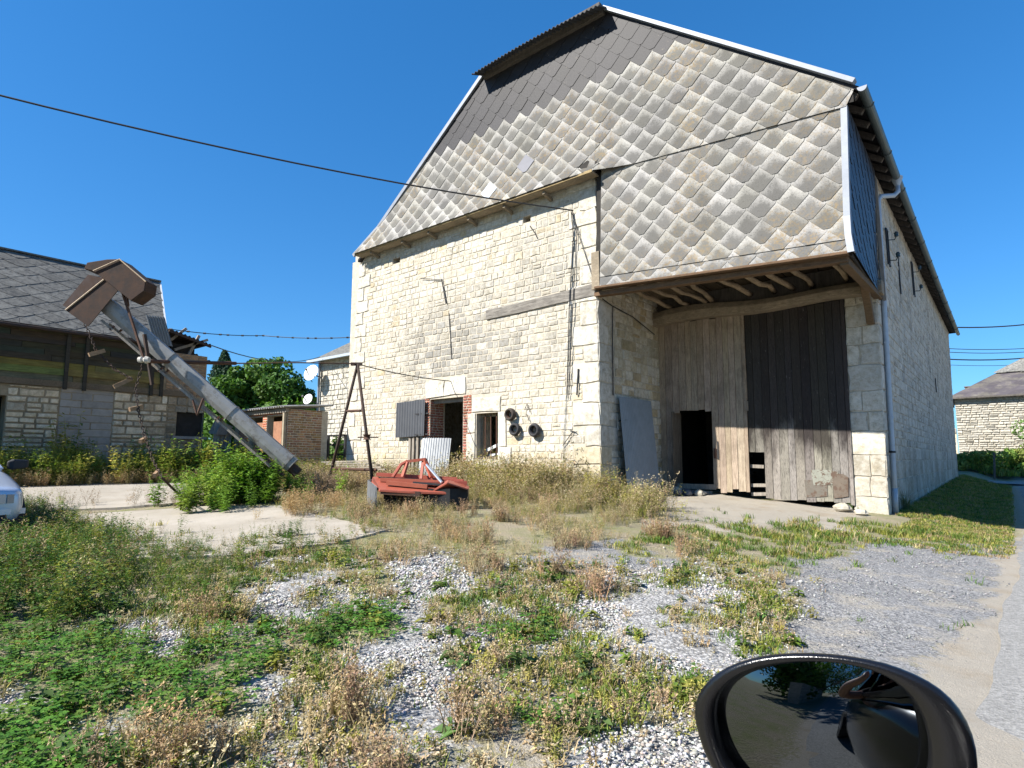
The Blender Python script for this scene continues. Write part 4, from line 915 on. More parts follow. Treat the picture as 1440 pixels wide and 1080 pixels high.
skin_body('shirt', [(7.15, -11.85, .54, .165), (7.14, -11.82, .78, .165), (7.12, -11.8, .97, .172), (6.96, -11.74, 1.0, .085), (6.74, -11.65, .985, .070), (7.36, -11.76, .99, .085), (7.38, -11.60, .85, .066)], [(0, 1), (1, 2), (2, 3), (3, 4), (2, 5), (5, 6)], SHIRT, per)
skin_body('hair', [(7.09, -11.77, 1.27, .085), (7.10, -11.79, 1.33, .07)], [(0, 1)], IRON, per)
for k in range(5):
    a = (6.73 + .012 * k, -11.205, 1.15 + (0 if k else -.02)); skin_body('finger', [(*a, .010), (a[0] - .005, a[1] + .03, a[2] + .035, .009), (a[0] - .012, a[1] + .035, a[2] + .06, .008)], [(0, 1), (1, 2)], SKIN, per)
# ================================================================ stone outbuilding on the left
XL = -12.9
lb = thing('stone_outbuilding', (XL, -8, gz(XL, -8)), 'low stone outbuilding with weatherboards and a grey slate roof on the left', 'outbuilding')
def PL(u, z, d): return (XL + d, u, z)
def pl_(px, py): p = on(px, py, 0, XL); return p[1], p[2]
zw = pl_(60, 543)[1]; ye = pl_(288, 560)[0]
door = (-12.0, pl_(9, 560)[0], .3, pl_(9, 556)[1]); w0 = pl_(249, 578); w1 = pl_(285, 614); wind = (w0[0], w1[0], w1[1], w0[1])
bl = (pl_(84, 560)[0], pl_(160, 560)[0], .2, zw + .06)
q = MB(); panel(q, PL, -20, ye, -.1, zw, [door, wind], .5); panel(q, PL, pl_(232, 500)[0], ye, zw, pl_(262, 498)[1], [], .5); q.build('wall_core', m_plain('old_mortar', (.25, .195, .125), var=.35, sc=5, bump=.6), lb)
def t_old(u, z):
    k = U(.55, 1.15); y = U(0, 1); k = min(k * 1.25, 1.2); return (.64 * k, (.575 - .07 * y) * k, (.46 - .12 * y) * k)
q = MB(); stones(q, PL, -20, door[0], .2, zw, (.12, .26), (.2, .55), [], t_old, pr=(.01, .04), gap=.02, split=.25); q.build('rubble_wall', STONE_OLD, lb); q = MB(); stones(q, PL, door[1], bl[0], .2, zw, (.12, .26), (.2, .55), [], t_old, pr=(.01, .04), gap=.02, split=.25); q.build('rubble_wall', STONE_OLD, lb); q = MB(); stones(q, PL, bl[1], pl_(236, 560)[0], .2, zw, (.12, .26), (.2, .55), [wind], t_old, pr=(.01, .04), gap=.02, split=.25); q.build('rubble_wall', STONE_OLD, lb); q = MB()
stones(q, PL, pl_(236, 560)[0], ye, .2, zw, (.14, .26), (.2, .5), [wind], lambda u, z: tuple(.5 * k for k in t_old(u, z)), pr=(.01, .03), gap=.02); q.build('rubble_wall', STONE_OLD, lb)
q = MB(); stones(q, PL, pl_(236, 500)[0], ye, zw + .02, pl_(262, 498)[1], (.08, .1), (.2, .26), [], lambda u, z: (1.0 * U(.7, 1.1),) * 3, pr=(.01, .02), gap=.008); q.build('brick_infill', BRICK_OLD, lb)
q = MB(); stones(q, PL, bl[0] + .01, bl[1], .25, bl[3], (.19, .2), (.48, .5), [], lambda u, z: (U(.88, 1.1),) * 3, pr=(.004, .009), gap=.003, split=0, bond=True); q.build('block_infill', BLOCK, lb)
q = MB(); q.box(XL - 2.5, XL - .4, -12, -3.4, .2, .25); q.box(XL - 2.6, XL - 2.5, -20, -3.35, .2, 4.2); q.box(XL - 2.5, XL - .51, -3.5, -3.35, .2, 3.6); q.build('inner_room', DARK, lb)
q = MB(); q.box(XL - .14, XL - .10, wind[0], wind[1], wind[2], wind[3]); q.build('window_pane', DARK, lb)
q = MB(); q.bar((XL + .02, wind[0] - .1, wind[2] - .05), (XL + .02, wind[1] + .1, wind[2] - .05), .1, .08); q.build('window_sill', BLOCK, lb)
zt = pl_(100, 468)[1] - .0; yb1 = pl_(232, 500)[0]
q = MB(); z = zw + .16; k = 0
tones = [(.9, .85, .72), (1.5, 1.42, .85), (1.7, 1.62, .7), (1.4, 1.4, .6), (.55, .52, .45), (.5, .47, .42), (.45, .43, .4), (.5, .48, .45), (.55, .5, .45), (.6, .55, .5)]
while z < zt - .04:
    h = U(.13, .19); u = -20.0; tn = tones[min(len(tones) - 1, int((z - zw) / (zt - zw) * 10))]
    while u < yb1 - .02:
        l = min(U(1.6, 3.2), yb1 - u); s_ = U(-.012, .012); d0 = U(.02, .05); c = tuple(a * U(.8, 1.2) for a in tn)
        q.hexa([(XL + d0 + .03, u, z), (XL + d0 + .03, u + l - .01, z + s_), (XL + d0, u + l - .01, z + s_), (XL + d0, u, z)][::-1], [(XL + d0 + .012, u, z + h), (XL + d0 + .012, u + l - .01, z + h + s_), (XL + d0 - .01, u + l - .01, z + h + s_), (XL + d0 - .01, u, z + h)][::-1], c)
        u += l
    z += h * .96
q.build('weatherboarding', W_BOARD, lb)
q = MB(); q.box(XL - .3, XL - .02, -20, yb1, zw + .001, zt + .1); q.build('board_backing', DARK, lb)
q = MB(); q.bar((XL - .05, -20, zw + .10), (XL - .05, ye - .4, zw + .08), .25, .16, col=(.6, .55, .5)); q.bar((XL + .04, -20, zt + .04), (XL + .04, yb1, zt + .02), .08, .14, col=(1.1, .85, .5)); q.build('wall_plate', W_BEAM, lb)
for yy in (pl_(121, 500)[0], pl_(94, 500)[0], pl_(228, 510)[0], pl_(213, 520)[0]):
    q = MB(); q.bar((XL + .08, yy, zw - .05), (XL + .08, yy, zt), .09, .05, (1, 0, 0), col=(.5, .48, .46)); q.build('stud', W_BOARD, lb)
DR_ = 3.0; zr = 1.2 + (pl_(0, 350)[1] - 1.2) * (CAMP[0] - XL + DR_) / (CAMP[0] - XL); ze = pl_(80, 464)[1]; xe = XL + .22; xr = XL - DR_
sl_ = (zr - ze) / (xe - xr); cth = math.hypot(1, sl_)
def PRF(u, v, d): return (xe - v / cth - d * -(sl_ / cth) * 1, u, ze + v * sl_ / cth + d / cth)
Lr = (xe - xr) * cth; yE, yR = pl_(234, 460)[0], -11.09 + (pl_(225, 400)[0] + 11.09) * (CAMP[0] - xr) / (CAMP[0] - XL)
q = MB(); losange(q, PRF, [(-20, 0), (yE, 0), (yR, Lr), (-20, Lr)], .74, .27, lambda u, z: 0, lambda u, z: (U(.75, 1.2),) * 3, th=.02, jz=.03); rf = q.build('roof', TILE_ROOF, lb)
q = MB(); q.face([PRF(-20, 0, -.02), PRF(yE, 0, -.02), PRF(yR, Lr, -.02), PRF(-20, Lr, -.02)]); b_ = [PRF(-20, 0, -.05), PRF(yE, 0, -.05), PRF(yR, Lr, -.05), PRF(-20, Lr, -.05)]; q.face(b_[::-1])
q.face([PRF(-20, Lr, -.02), PRF(yR, Lr, -.02), (xr - 3, yR - .6, ze), (xr - 3, -20, ze)]); q.build('roof_boards', DARK, lb)
q = MB(); q.bar(PRF(-20, Lr, .03), PRF(yR, Lr, .03), .16, .05); q.build('ridge_cap', TILE_ROOF, rf)
q = MB(); q.bar(PRF(yE, 0, .0), PRF(yR, Lr, .0), .05, .05); q.build('verge_trim', WHITE, rf)
q = MB(); q.tube([(xe + .06, -20, ze - .05), (xe + .06, yE, ze - .07)], .045, 8); q.build('gutter', RUSTD, lb)
for k in range(14):
    y = -13 + k * .62; q = MB(); q.tube([(xe + .06, y, ze - .02), (xe - .02, y, ze + .14)], .008, 5); q.build('gutter_hook', IRON, rf)
# corrugated patch hanging at the roof end and torn lean-to
cs = [on(205, 443, 0, XL + .3), on(229, 443, 0, XL + .3), on(217, 485, 0, XL + .35)]
q = MB(); q.corrugated(cs[2], vsub(on(243, 487, 0, XL + .35), cs[2]), vsub(cs[0], cs[2]), 7, .02, nv=2, th=.005); q.build('corrugated_patch', GALV, lb)
q = MB()
for a, b, dx in (((238, 462), (297, 485), .0), ((235, 478), (296, 508), -.5)):
    p1, p2 = on(*a, 0, XL - .1 + dx), on(*b, 0, XL - .1 + dx); q.corrugated((p1[0] - 1.6, p1[1], p1[2] - .0), vsub((p2[0] - 1.6, p2[1], p2[2]), (p1[0] - 1.6, p1[1], p1[2])), (1.6, 0, .0), 10, .02, th=.006)
    q.bar(vadd(p1, (0, 0, -.06)), vadd(p2, (0, 0, -.06)), .06, .08)
q.build('torn_eave_sheet', RUSTD, lb)
for a, b in (((240, 478), (262, 462)), ((245, 492), (292, 478)), ((262, 505), (280, 472))):
    q = MB(); q.bar(on(*a, 0, XL - .4), on(*b, 0, XL - .4), .07, .08); q.build('broken_rafter', W_GREY, lb)
q = MB(); q.box(XL - 2.5, XL - .5, ye - .9, ye - .2, 3.0, pl_(262, 490)[1] + .2); q.build('eave_void', DARK, lb)
# boards propped at the outbuilding end
o = thing('board_stack', (XL + .5, ye + .3, gz(XL, ye)), 'grey boards and a crate heaped beside the dark outbuilding window', 'boards')
for k in range(4):
    q = MB(); a = on(300 + k * 6, 640, 0, XL + .6); b = on(307 + k * 5, 590 + 4 * k, 0, XL + .3); q.bar((a[0], a[1], .5), b, .18, .03); q.build('board', W_GREY, o)
q = MB(); q.prism([on(x, y, 0, XL + .5) for x, y in ((303, 611), (312, 593), (328, 600), (318, 612))], (-.5, 0, .05)); q.build('crate', W_GREY, o)

# ================================================================ brick shed
sp = at(402, 640, 17.5); sx, sy_ = sp[0], sp[1]; g0 = gz(sx, sy_)
sd = thing('brick_shed', (sx, sy_, g0), 'small old brick shed with open bays and a corrugated lean-to roof', 'shed')
zs = on(402, 575, 1, sy_)[2]; LW, LD = 3.1, 1.15
def PSL(u, z, d): return (u, sy_ - d, z)
def PSR(u, z, d): return (sx + d, u, z)
bays = [(sx - 1.15, sx - .18, 1.05, zs - .18), (sx - 2.25, sx - 1.4, 1.05, zs - .18), (sx - 3.15, sx - 2.5, 1.0, zs - .18)]
q = MB(); panel(q, PSL, sx - LW, sx, .3, zs, bays, .22); panel(q, PSR, sy_ + .2201, sy_ + LD, .3, zs, [], .22); q.box(sx - LW, sx - LW + .2, sy_ + .221, sy_ + LD, .3, zs); q.box(sx - LW, sx, sy_ + LD, sy_ + LD + .2, .3, zs); q.build('wall_core', MORTAR, sd)
def tbo(u, z): k = U(.65, 1.25); return (k, k * U(.8, 1.05), k * U(.7, 1.1))
q = MB(); stones(q, PSL, sx - LW, sx, .4, zs, (.068, .075), (.19, .23), bays, lambda u, z: (1.5 * U(.7, 1.2), .75 * U(.8, 1.2), .6), pr=(.008, .016), gap=.005, split=0, bond=True); stones(q, PSR, sy_, sy_ + LD, .4, zs, (.068, .075), (.19, .23), [], tbo, pr=(.006, .014), gap=.005, split=0, bond=True); q.build('brick_wall', BRICK_OLD, sd)  # front tint paints sunlight orange into the brick; end wall stays duller
q = MB(); q.box(sx - LW + .1, sx - .05, sy_ + LD - .3, sy_ + LD - .25, .4, zs, (.4, .35, .3)); q.build('bay_back', BRICK_OLD, sd)
for k, x in enumerate((sx - .75, sx - 1.85, sx - 2.85)):
    q = MB(); q.box(x - .05, x + .42, sy_ + .02, sy_ + .05, 1.15, zs - .35, (1.0, .85, .75)); q.build('bay_board', m_plain('orange_board', (.26, .15, .10), .8, var=.3, sc=5), sd)
q = MB(); q.bar((sx - LW - .1, sy_ - .05, zs - .05), (sx + .05, sy_ - .05, zs - .05), .1, .12); q.bar((sx - .06, sy_ - .06, .4), (sx - .06, sy_ - .06, zs - .12), .08, .08, (0, 1, 0), col=(1.3, 1.25, 1.1)); q.bar((sx - LW, sy_ - .05, 1.0), (sx - .1, sy_ - .05, 1.0), .06, .08, col=(1.2, 1.1, 1)); q.build('shed_frame', W_GREY, sd)
q = MB(); q.corrugated((sx - LW - .2, sy_ - .25, zs + .05), (LW + .4, 0, .0), (0, LD + .5, .14), 26, .028, th=.008); q.build('corrugated_roof', m_metal('cement_sheet', (.36, .36, .35), (.2, .18, .14), (.5, .7), .9, 0), sd)

# ================================================================ house beyond with satellite dishes
hp = at(447, 600, 30); hx, hy_ = hp[0], hp[1]; hz = on(447, 507, 1, hy_)[2]
ho = thing('stone_house', (hx, hy_, gz(hx, hy_)), 'pale stone house behind the barn with two satellite dishes on its corner', 'house')
def PH(u, z, d): return (u, hy_ - d, z)
q = MB(); q.box(hx + .02, hx + 10, hy_ + .03, hy_ + 9, .2, hz); q.build('wall_core', MORTAR, ho)
q = MB(); stones(q, PH, hx, hx + 7, .3, hz, (.19, .27), (.26, .5), [], lambda u, z: cream(u, z, .95, .2), pr=(.01, .025), gap=.01); q.build('stone_wall', STONE, ho)
q = MB(); q.loft([[(hx - .35, hy_ - .35, hz - .05), (hx + 10, hy_ - .35, hz - .05), (hx + 10, hy_ + 9.3, hz - .05), (hx - .35, hy_ + 9.3, hz - .05)], [(hx + 4.0, hy_ + 3.8, hz + 3.0), (hx + 6, hy_ + 3.8, hz + 3.0), (hx + 6, hy_ + 4.2, hz + 3.0), (hx + 4.0, hy_ + 4.2, hz + 3.0)]]); q.build('roof', TILE_ROOF, ho)
q = MB(); q.bar((hx - .5, hy_ - .42, hz - .10), (hx + 8, hy_ - .42, hz - .08), .13, .12); q.build('gutter', PIPE, ho)
q = MB(); q.tube([(hx + .12, hy_ - .12, hz - .15), (hx + .12, hy_ - .12, .3)], .06, 8); q.build('downpipe', ZINC, ho)
for px, py, r, lab in ((439.5, 525.5, .42, 0), (435, 562.5, .27, 1)):
    c = on(px, py, 1, hy_ - .55); q = MB(); ax = vn((.25, -.9, .30)); q.lathe(c, ax, [(0, 0), (r * .5, .02), (r * .85, .07), (r, .11), (r, .125), (r * .8, .08), (0, .012)], 22, (1.25, 1.25, 1.25)); dsh = q.build('satellite_dish', WHITE, ho, smooth=True)
    q = MB(); q.tube([c, vadd(c, (0, .3, -.1)), (hx + .02, hy_ + .02, c[2] - .1)], .03, 6); q.tube([vadd(c, (0, 0, -r)), vadd(c, ax, .45)], .018, 6); q.lathe(vadd(c, ax, .42), ax, [(0, 0), (.05, 0), (.05, .1), (0, .1)], 8); q.build('dish_arm', IRON, dsh)
q = MB(); a = on(452, 636, 1, hy_ - .3); q.bar(a, (hx + 7, hy_ - .3, a[2] - .25), .5, .08); q.build('canopy', WHITE, ho)

# gate remains and scrap between shed and trestle
o = thing('metal_gate', at(455, 660, 20.5), 'dark iron gate standing between the brick shed and the trestle', 'gate')
for px in (437, 451, 462, 486):
    q = MB(); a = at(px, 612 if px != 437 else 600, 20.5); q.bar((a[0], a[1], gz(a[0], a[1]) - .05), a, .09, .07, (0, 1, 0)); q.build('post', IRON, o)
for py in (613, 626, 640):
    q = MB(); q.bar(at(451, py, 20.5), at(488, py - 1, 20.5), .05, .05); q.build('rail', IRON, o)
o = thing('plank_pile', at(500, 655, 16), 'pale loose planks lying across the weeds behind the trestle', 'planks')
for k in range(5):
    q = MB(); q.bar(at(454 + k * 7, 650 + k * 2.5, 16.4 - .15 * k), at(520 + k * 6, 648 + k * 3, 16.2 - .2 * k), .2, .04, col=(1.5, 1.5, 1.5)); q.build('plank', W_GREY, o)

# ================================================================ far house on the right
RVv, FVv = (RV[0], RV[1], 0), (FV[0], FV[1], 0)
fp = at(1349, 640, 40); fz = at(1349, 559, 40)[2]
fh = thing('stone_barn', (fp[0], fp[1], gz(fp[0], fp[1])), 'distant stone barn with a half-bare slate roof beyond the hedge at right', 'barn')
def FQ(r, f, z): return (fp[0] + r, fp[1] + f, z)
def PFH(u, z, d): return FQ(u, -d, z)
q = MB(); q.hexa([FQ(.03, .03, 0), FQ(18, .03, 0), FQ(18, 9, 0), FQ(.03, 9, 0)], [FQ(.03, .03, fz), FQ(18, .03, fz), FQ(18, 9, fz), FQ(.03, 9, fz)]); q.build('wall_core', MORTAR, fh)
q = MB(); stones(q, PFH, 0, 18, .2, fz, (.11, .2), (.25, .6), [], lambda u, z: cream(u, z, .88, .5), pr=(.02, .06), gap=.02); q.build('stone_wall', STONE, fh)
ap = on(1436, 507, 1, fp[1] + 4.55); rz = ap[2]; HR = ap[0] - fp[0] + .35
def roofp(r, t): return FQ(-.35 + r + t * 4.4 * (1 if r < 1 else 0), -.35 + t * 4.9, fz - .02 + t * (rz - fz))
q = MB(); n = 24
for k in range(n):
    for j in range(8):
        t0, t1 = j / 8, (j + 1) / 8
        def rp(k_, t): 
            r = -.35 + HR * t + (18.5 - HR * t) * k_ / n; return FQ(r, -.35 + t * 4.9, fz - .02 + t * (rz - fz))
        q.face([rp(k, t0), rp(k + 1, t0), rp(k + 1, t1), rp(k, t1)], (U(.8, 1.2),) * 3)
for t in (0,): q.face([FQ(-.35, -.35, fz - .02), FQ(HR - .35, 4.55, rz), FQ(-.35, 9.3, fz - .02)])
rt = MT('patched_roof', .85); n1 = rt.noise(1.1, 6, .7); n2 = rt.noise(7, 4, .7); c = rt.mix(rt.ramp(n1, [(.46, 0), (.58, 1)]), (.075, .065, .07), rt.mix(n2, (.10, .085, .07), (.15, .14, .12))); rt.col(rt.mix(1, c, rt.tint(), 'MULTIPLY')); rt.bump(n2, .5, .02)
rfh = q.build('roof', rt.m, fh)
q = MB()
for k in range(14): q.prism([vadd(p, (0, 0, .10)) for p in (rp(k * 1.1, .62 + U(-.02, .02)), rp(k * 1.1 + 1.1, .62 + U(-.02, .02)), rp(k * 1.1 + 1.1, 1.0), rp(k * 1.1, 1.0))], (0, 0, .05), (U(1.2, 1.7),) * 3)
q.build('roof_slate_patch', TILE_ROOF, rfh)
q = MB(); q.bar(FQ(-.4, -.4, fz - .08), FQ(18, -.4, fz - .05), .12, .1); q.bar(FQ(-.42, -.4, fz - .1), FQ(-.42, 5, fz - .1), .3, .5, col=(.5, .5, .5)); q.build('eave_board', W_BLACK, fh)
cp = at(1361, 552, 52); q = MB(); q.box(cp[0] - .16, cp[0] + .16, cp[1] - .2, cp[1] + .2, 3, cp[2] + .45, (.5, .5, .55)); q.box(cp[0] - .22, cp[0] + .22, cp[1] - .26, cp[1] + .26, cp[2] + .451, cp[2] + .52, (.4, .4, .4)); 
tag(q.build('chimney_stack', BRICK_OLD), 'tiny brick chimney stack showing over the far barn roof edge', 'chimney')
o = thing('garden_wall', FQ(-.6, -1, 0), 'short cream rendered wall between the barn end and the far barn', 'wall'); q = MB(); q.hexa([FQ(-3, 1, .1), FQ(-.1, 1, .1), FQ(-.1, 1.3, .1), FQ(-3, 1.3, .1)], [FQ(-3, 1, 3.0), FQ(-.1, 1, 3.0), FQ(-.1, 1.3, 3.0), FQ(-3, 1.3, 3.0)]); q.build('wall', m_plain('render', (.55, .50, .36), var=.1), o); q = MB(); q.hexa([FQ(-3.1, .9, 3.0), FQ(-.1, .9, 3.0), FQ(-.1, 1.4, 3.0), FQ(-3.1, 1.4, 3.0)], [FQ(-3.1, .9, 3.3), FQ(-.1, .9, 3.3), FQ(-.1, 1.4, 3.2), FQ(-3.1, 1.4, 3.2)]); q.build('coping', BLOCK, o)
for px, lab in ((1398, 'thin dark fence post standing before the hedge at right'),):
    a = at(px, 668, 33); q = MB(); q.tube([(a[0], a[1], gz(a[0], a[1]) - .1), at(px, 636, 33)], .05, 8); tag(q.build('fence_post', W_BLACK), lab, 'post')

# ================================================================ wires
def wire(name, pts, r, label, sagm=0.0, lumps=0):
    q = MB(); out = []
    for i in range(len(pts) - 1):
        for k in range(12):
            t = k / 12; p = lerp(pts[i], pts[i + 1], t); out.append((p[0], p[1], p[2] - sagm * 4 * t * (1 - t)))
    out.append(pts[-1]); q.tube(out, r, 6)
    for k in range(lumps):
        p = out[int((k + .5) * (len(out) - 1) / lumps)]; q.tube([vadd(p, (-.02, -.02, 0)), vadd(p, (.03, .03, 0))], r * 2.2, 6)
    tag(q.build(name, CABLE), label, 'wire')
p0 = on(806, 296, 1, -.06); p1 = at(-160, 93, 8.6); wire('power_line', [p0, p1], .016, 'long black cable from the upper left sky to the barn wall', .22)
wire('power_line', [vadd(top, (0, 0, .0)), on(634, 536, 1, -.03)], .012, 'thin wire from the trestle top to above the brick doorway', .05)
wire('power_line', [at(240, 463, 17.3), at(370, 472, 20), on(500, 474, 1, .3)], .013, 'lumpy wire strung from the outbuilding roof to the barn corner', .06, 14)
wire('power_line', [at(298, 486, 17.5), at(450, 502, 29.0)], .016, 'faint wire from the torn outbuilding eave to the far house corner', .35)
for k, (ya, yb_, Y0, lab) in enumerate(((460, 444, 40, 'topmost and heaviest power line behind the barn at right'), (490, 482, 50, 'upper of the two faint wires midway below the heavy line'), (495, 487, 50, 'lower of the two faint wires midway below the heavy line'), (505, 493, 42, 'grey power line just above the far barn roof'), (513, 505, 55, 'lowest and faintest wire over the far barn roof'))):
    wire('power_line', [at(1330, ya, Y0), at(1520, yb_, Y0 + 2)], (.045, .03, .03, .045, .022)[k], lab, .3)

# ================================================================ ground, road, slab
def axis(segs):
    out = []
    for a, b, st in segs: n = max(1, int(round((b - a) / st))); out += [a + (b - a) * i / n for i in range(n)]
    return np.array(out + [segs[-1][1]])
xs = axis([(-400, -60, 40), (-60, -20, 4), (-20, -12, .6), (-12, 6.55, .10), (6.55, 12, .5), (12, 60, 6), (60, 400, 40)]); ys = axis([(-400, -60, 40), (-60, -16, 4), (-16, -12, .5), (-12, 4, .10), (4, 30, .6), (30, 80, 5), (80, 400, 40)])
MAPS = """sssssssBBBdddddddddddddeeeeeeeewwwww
TTssssssssssdddddddddddeeeeeeewwwwww
TTTssssssssssdddddddddddwwwwwwwwwwww
TTTTTTTssTTTdddddddkkkwwwwwwwwkkkkkk
TTTTTTTTTmmmmdggddkkkkkkyywwkkkkkkkr
TTTTTTTTTmggddggyymmmggmmyykkkkkkkkr
TTTTTTTTmggyyyggmmyymmggggmykkkkkkkr
TTTTmmmmmggggggwwgmmggggggmmkkkkkkkr
TTTmmmmmmmgCCCgyymmmggggmmykkkkkkker
CTTmgggymmmCCCgggCCgggggggmkkkkkkker
CCCCCggmCCmCmgggyygmmgggggmkkkkkkeer
CCCCCCCCCCmmggggyymmymyggggkkkkkeeer
CCCCCCCCCgmmggggyyymmyygmgkkkkkkeerr
yCCCCCCCmgyyyyggmmymmmymmgkkkkkkeerr
gCCCCCCCCmyyygggmmmmmmyyyggkkkkkerrr
CCCCgCCCyyyyygggmmCCmmyyyggkkkkkerrr
CCCggCyyyyyyyyggyyymmgggggggkkkkerrr
CCCCmyyyyyyyyyygyyeyggggggggkkkkerrr
CCCCmyymyyyyyyyyyyeyggggggggkkkkerrr""".split()
GM = np.array([list(r[:36].ljust(36, 'r')) for r in MAPS])
_gk = NR.normal(size=(6, 3)) * [2.2, 2.2, 1]
def wob(x, y, f, s):
    v = 0
    for a, b, c in _gk: v = v + np.sin(x * a * f + y * b * f + c * 7 + s)
    return v / 3.2
def RE(y): return np.interp(y, [-14, -7.3, -2, 2, 10, 40], [6.30, 6.45, 6.66, 6.74, 6.95, 6.95])   # left edge of the asphalt
def kind(x, y, jit=0):
    # what grows or lies at a place in the yard (read off a hand-drawn plan)
    z = ground(x, y); px, py, D = project(x, y, z)
    px = px + wob(x, y, 1.3, 0) * 16 + wob(x, y, 4, 2) * 9; py = py + wob(x, y, 1.3, 5) * 7 + wob(x, y, 4, 9) * 4
    if jit: px = px + NR.normal(0, 15 * jit, px.shape); py = py + NR.normal(0, 8 * jit, py.shape)
    c = np.clip((px // 40).astype(int), 0, 35); r = np.clip(((py - 700) // 20).astype(int), 0, 18); k = GM[r, c]
    far = (py < 700) | (D < .3); k = np.where(far, 'f', k)
    k = np.where(x > RE(y) - .10 + wob(x, y, 3, 1) * .12, 'r', k)
    return k, px, py, D
X, Y = np.meshgrid(xs, ys); Z = ground(X, Y); fl = (X > -12) & (X < 6.6) & (Y > -12) & (Y < 4)
Z = Z + np.where(fl, wob(X, Y, 1.1, 3) * .018 + wob(X, Y, 5, 1) * .006, 0) - .012
K, PXX, PYY, DD_ = kind(X, Y)
mask = np.zeros(X.shape + (4,)); mask[..., 3] = 1
mask[..., 0] = (K == 'g') * .95 + (K == 'm') * .40 + (K == 'y') * .42; mask[..., 1] = (K == 'k') * 1.0; mask[..., 2] = (K == 'e') * 1.0 + (K == 'y') * .35 + (K == 'd') * .2
mask[..., 2] = np.maximum(mask[..., 2], (K == 'r') * 1.0); near_road = np.clip(1 - np.abs(X - RE(Y) + .2) / .42, 0, 1) * (Y < 3); mask[..., 2] = np.maximum(mask[..., 2], near_road * .45)
farD = (X > 4.6) & (Y > -1); mask[..., 2] = np.where(farD & (K == 'f'), 0, mask[..., 2])
rec = (X > .05) & (X < 4.2) & (Y > -.9) & (Y < 3); mask[rec] = (0, 0, 1, 1)
for _ in range(1):
    b = mask.copy(); b[1:-1, 1:-1] = (mask[1:-1, 1:-1] * 2 + mask[:-2, 1:-1] + mask[2:, 1:-1] + mask[1:-1, :-2] + mask[1:-1, 2:]) / 6; mask = b
nx, ny = len(xs), len(ys); vv = np.stack([X, Y, Z], -1).reshape(-1, 3); idx = np.arange(nx * ny).reshape(ny, nx)
ff = np.stack([idx[:-1, :-1], idx[:-1, 1:], idx[1:, 1:], idx[1:, :-1]], -1).reshape(-1, 4)
def np_mesh(name, v, f, mat, col=None, kindp='structure', label=None):
    me = bpy.data.meshes.new(name); n, m, w = len(v), len(f), f.shape[1]
    me.vertices.add(n); me.vertices.foreach_set('co', v.astype(np.float32).ravel()); me.loops.add(m * w); me.loops.foreach_set('vertex_index', f.astype(np.int32).ravel())
    me.polygons.add(m); me.polygons.foreach_set('loop_start', np.arange(0, m * w, w, dtype=np.int32)); me.update(calc_edges=True)
    if col is not None:
        a = me.color_attributes.new('tint', 'FLOAT_COLOR', 'POINT'); c4 = np.ones((n, 4), np.float32); c4[:, :col.shape[1]] = col; a.data.foreach_set('color', c4.ravel())
    for q_ in (mat if isinstance(mat, list) else [mat]): me.materials.append(q_)
    o = bpy.data.objects.new(name, me); C.objects.link(o)
    if kindp: o['kind'] = kindp
    if label: o['label'] = label
    return o
t = MT('yard_ground', .95, spec=.12); mk_ = t.sep(t.tint()); n1 = t.noise(2.2, 6, .65); n2 = t.noise(22, 4, .7); n3 = t.noise(110, 3, .7); vo = t.voro(42, out='Color'); vd = t.voro(42); vo2 = t.voro(70, out='Color'); vs = t.sep(vo)[0]
base = t.mix(n2, (.20, .17, .115), (.34, .29, .21)); base = t.mix(t.ramp(n1, [(.4, 0), (.65, 1)]), base, t.mix(n3, (.13, .15, .06), (.26, .25, .12)))
wg = t.mix(vs, (.27, .262, .25), (.50, .49, .47)); wg = t.mix(t.ramp(vd, [(.35, 0), (.75, .75)]), wg, (.12, .115, .11))
kg = t.mix(t.sep(vo2)[0], (.12, .12, .122), (.33, .325, .32)); kg = t.mix(t.ramp(n1, [(.52, 0), (.64, .85)]), kg, t.mix(n3, (.27, .245, .205), (.36, .33, .28)))
er = t.mix(n2, (.285, .255, .21), (.37, .335, .28)); er = t.mix(t.ramp(n1, [(.5, 0), (.7, .5)]), er, (.24, .18, .11))
def edge(m): return t.ramp(t.math('ADD', m, t.math('ADD', t.math('MULTIPLY', t.math('SUBTRACT', n2, .5), 1.5), t.math('MULTIPLY', t.math('SUBTRACT', n1, .5), .7))), [(.34, 0), (.66, 1)])
c = t.mix(edge(mk_[2]), base, er); c = t.mix(edge(mk_[1]), c, kg); c = t.mix(edge(mk_[0]), c, wg); t.col(c)
t.bump(t.math('ADD', t.math('MULTIPLY', t.math('MULTIPLY', vd, -1.0), t.math('SUBTRACT', 1.0, mk_[2], True)), t.math('ADD', t.math('MULTIPLY', n2, .6), n3)), .8, .015)
np_mesh('ground', vv, ff, t.m, mask.reshape(-1, 4)[:, :3], label=None)
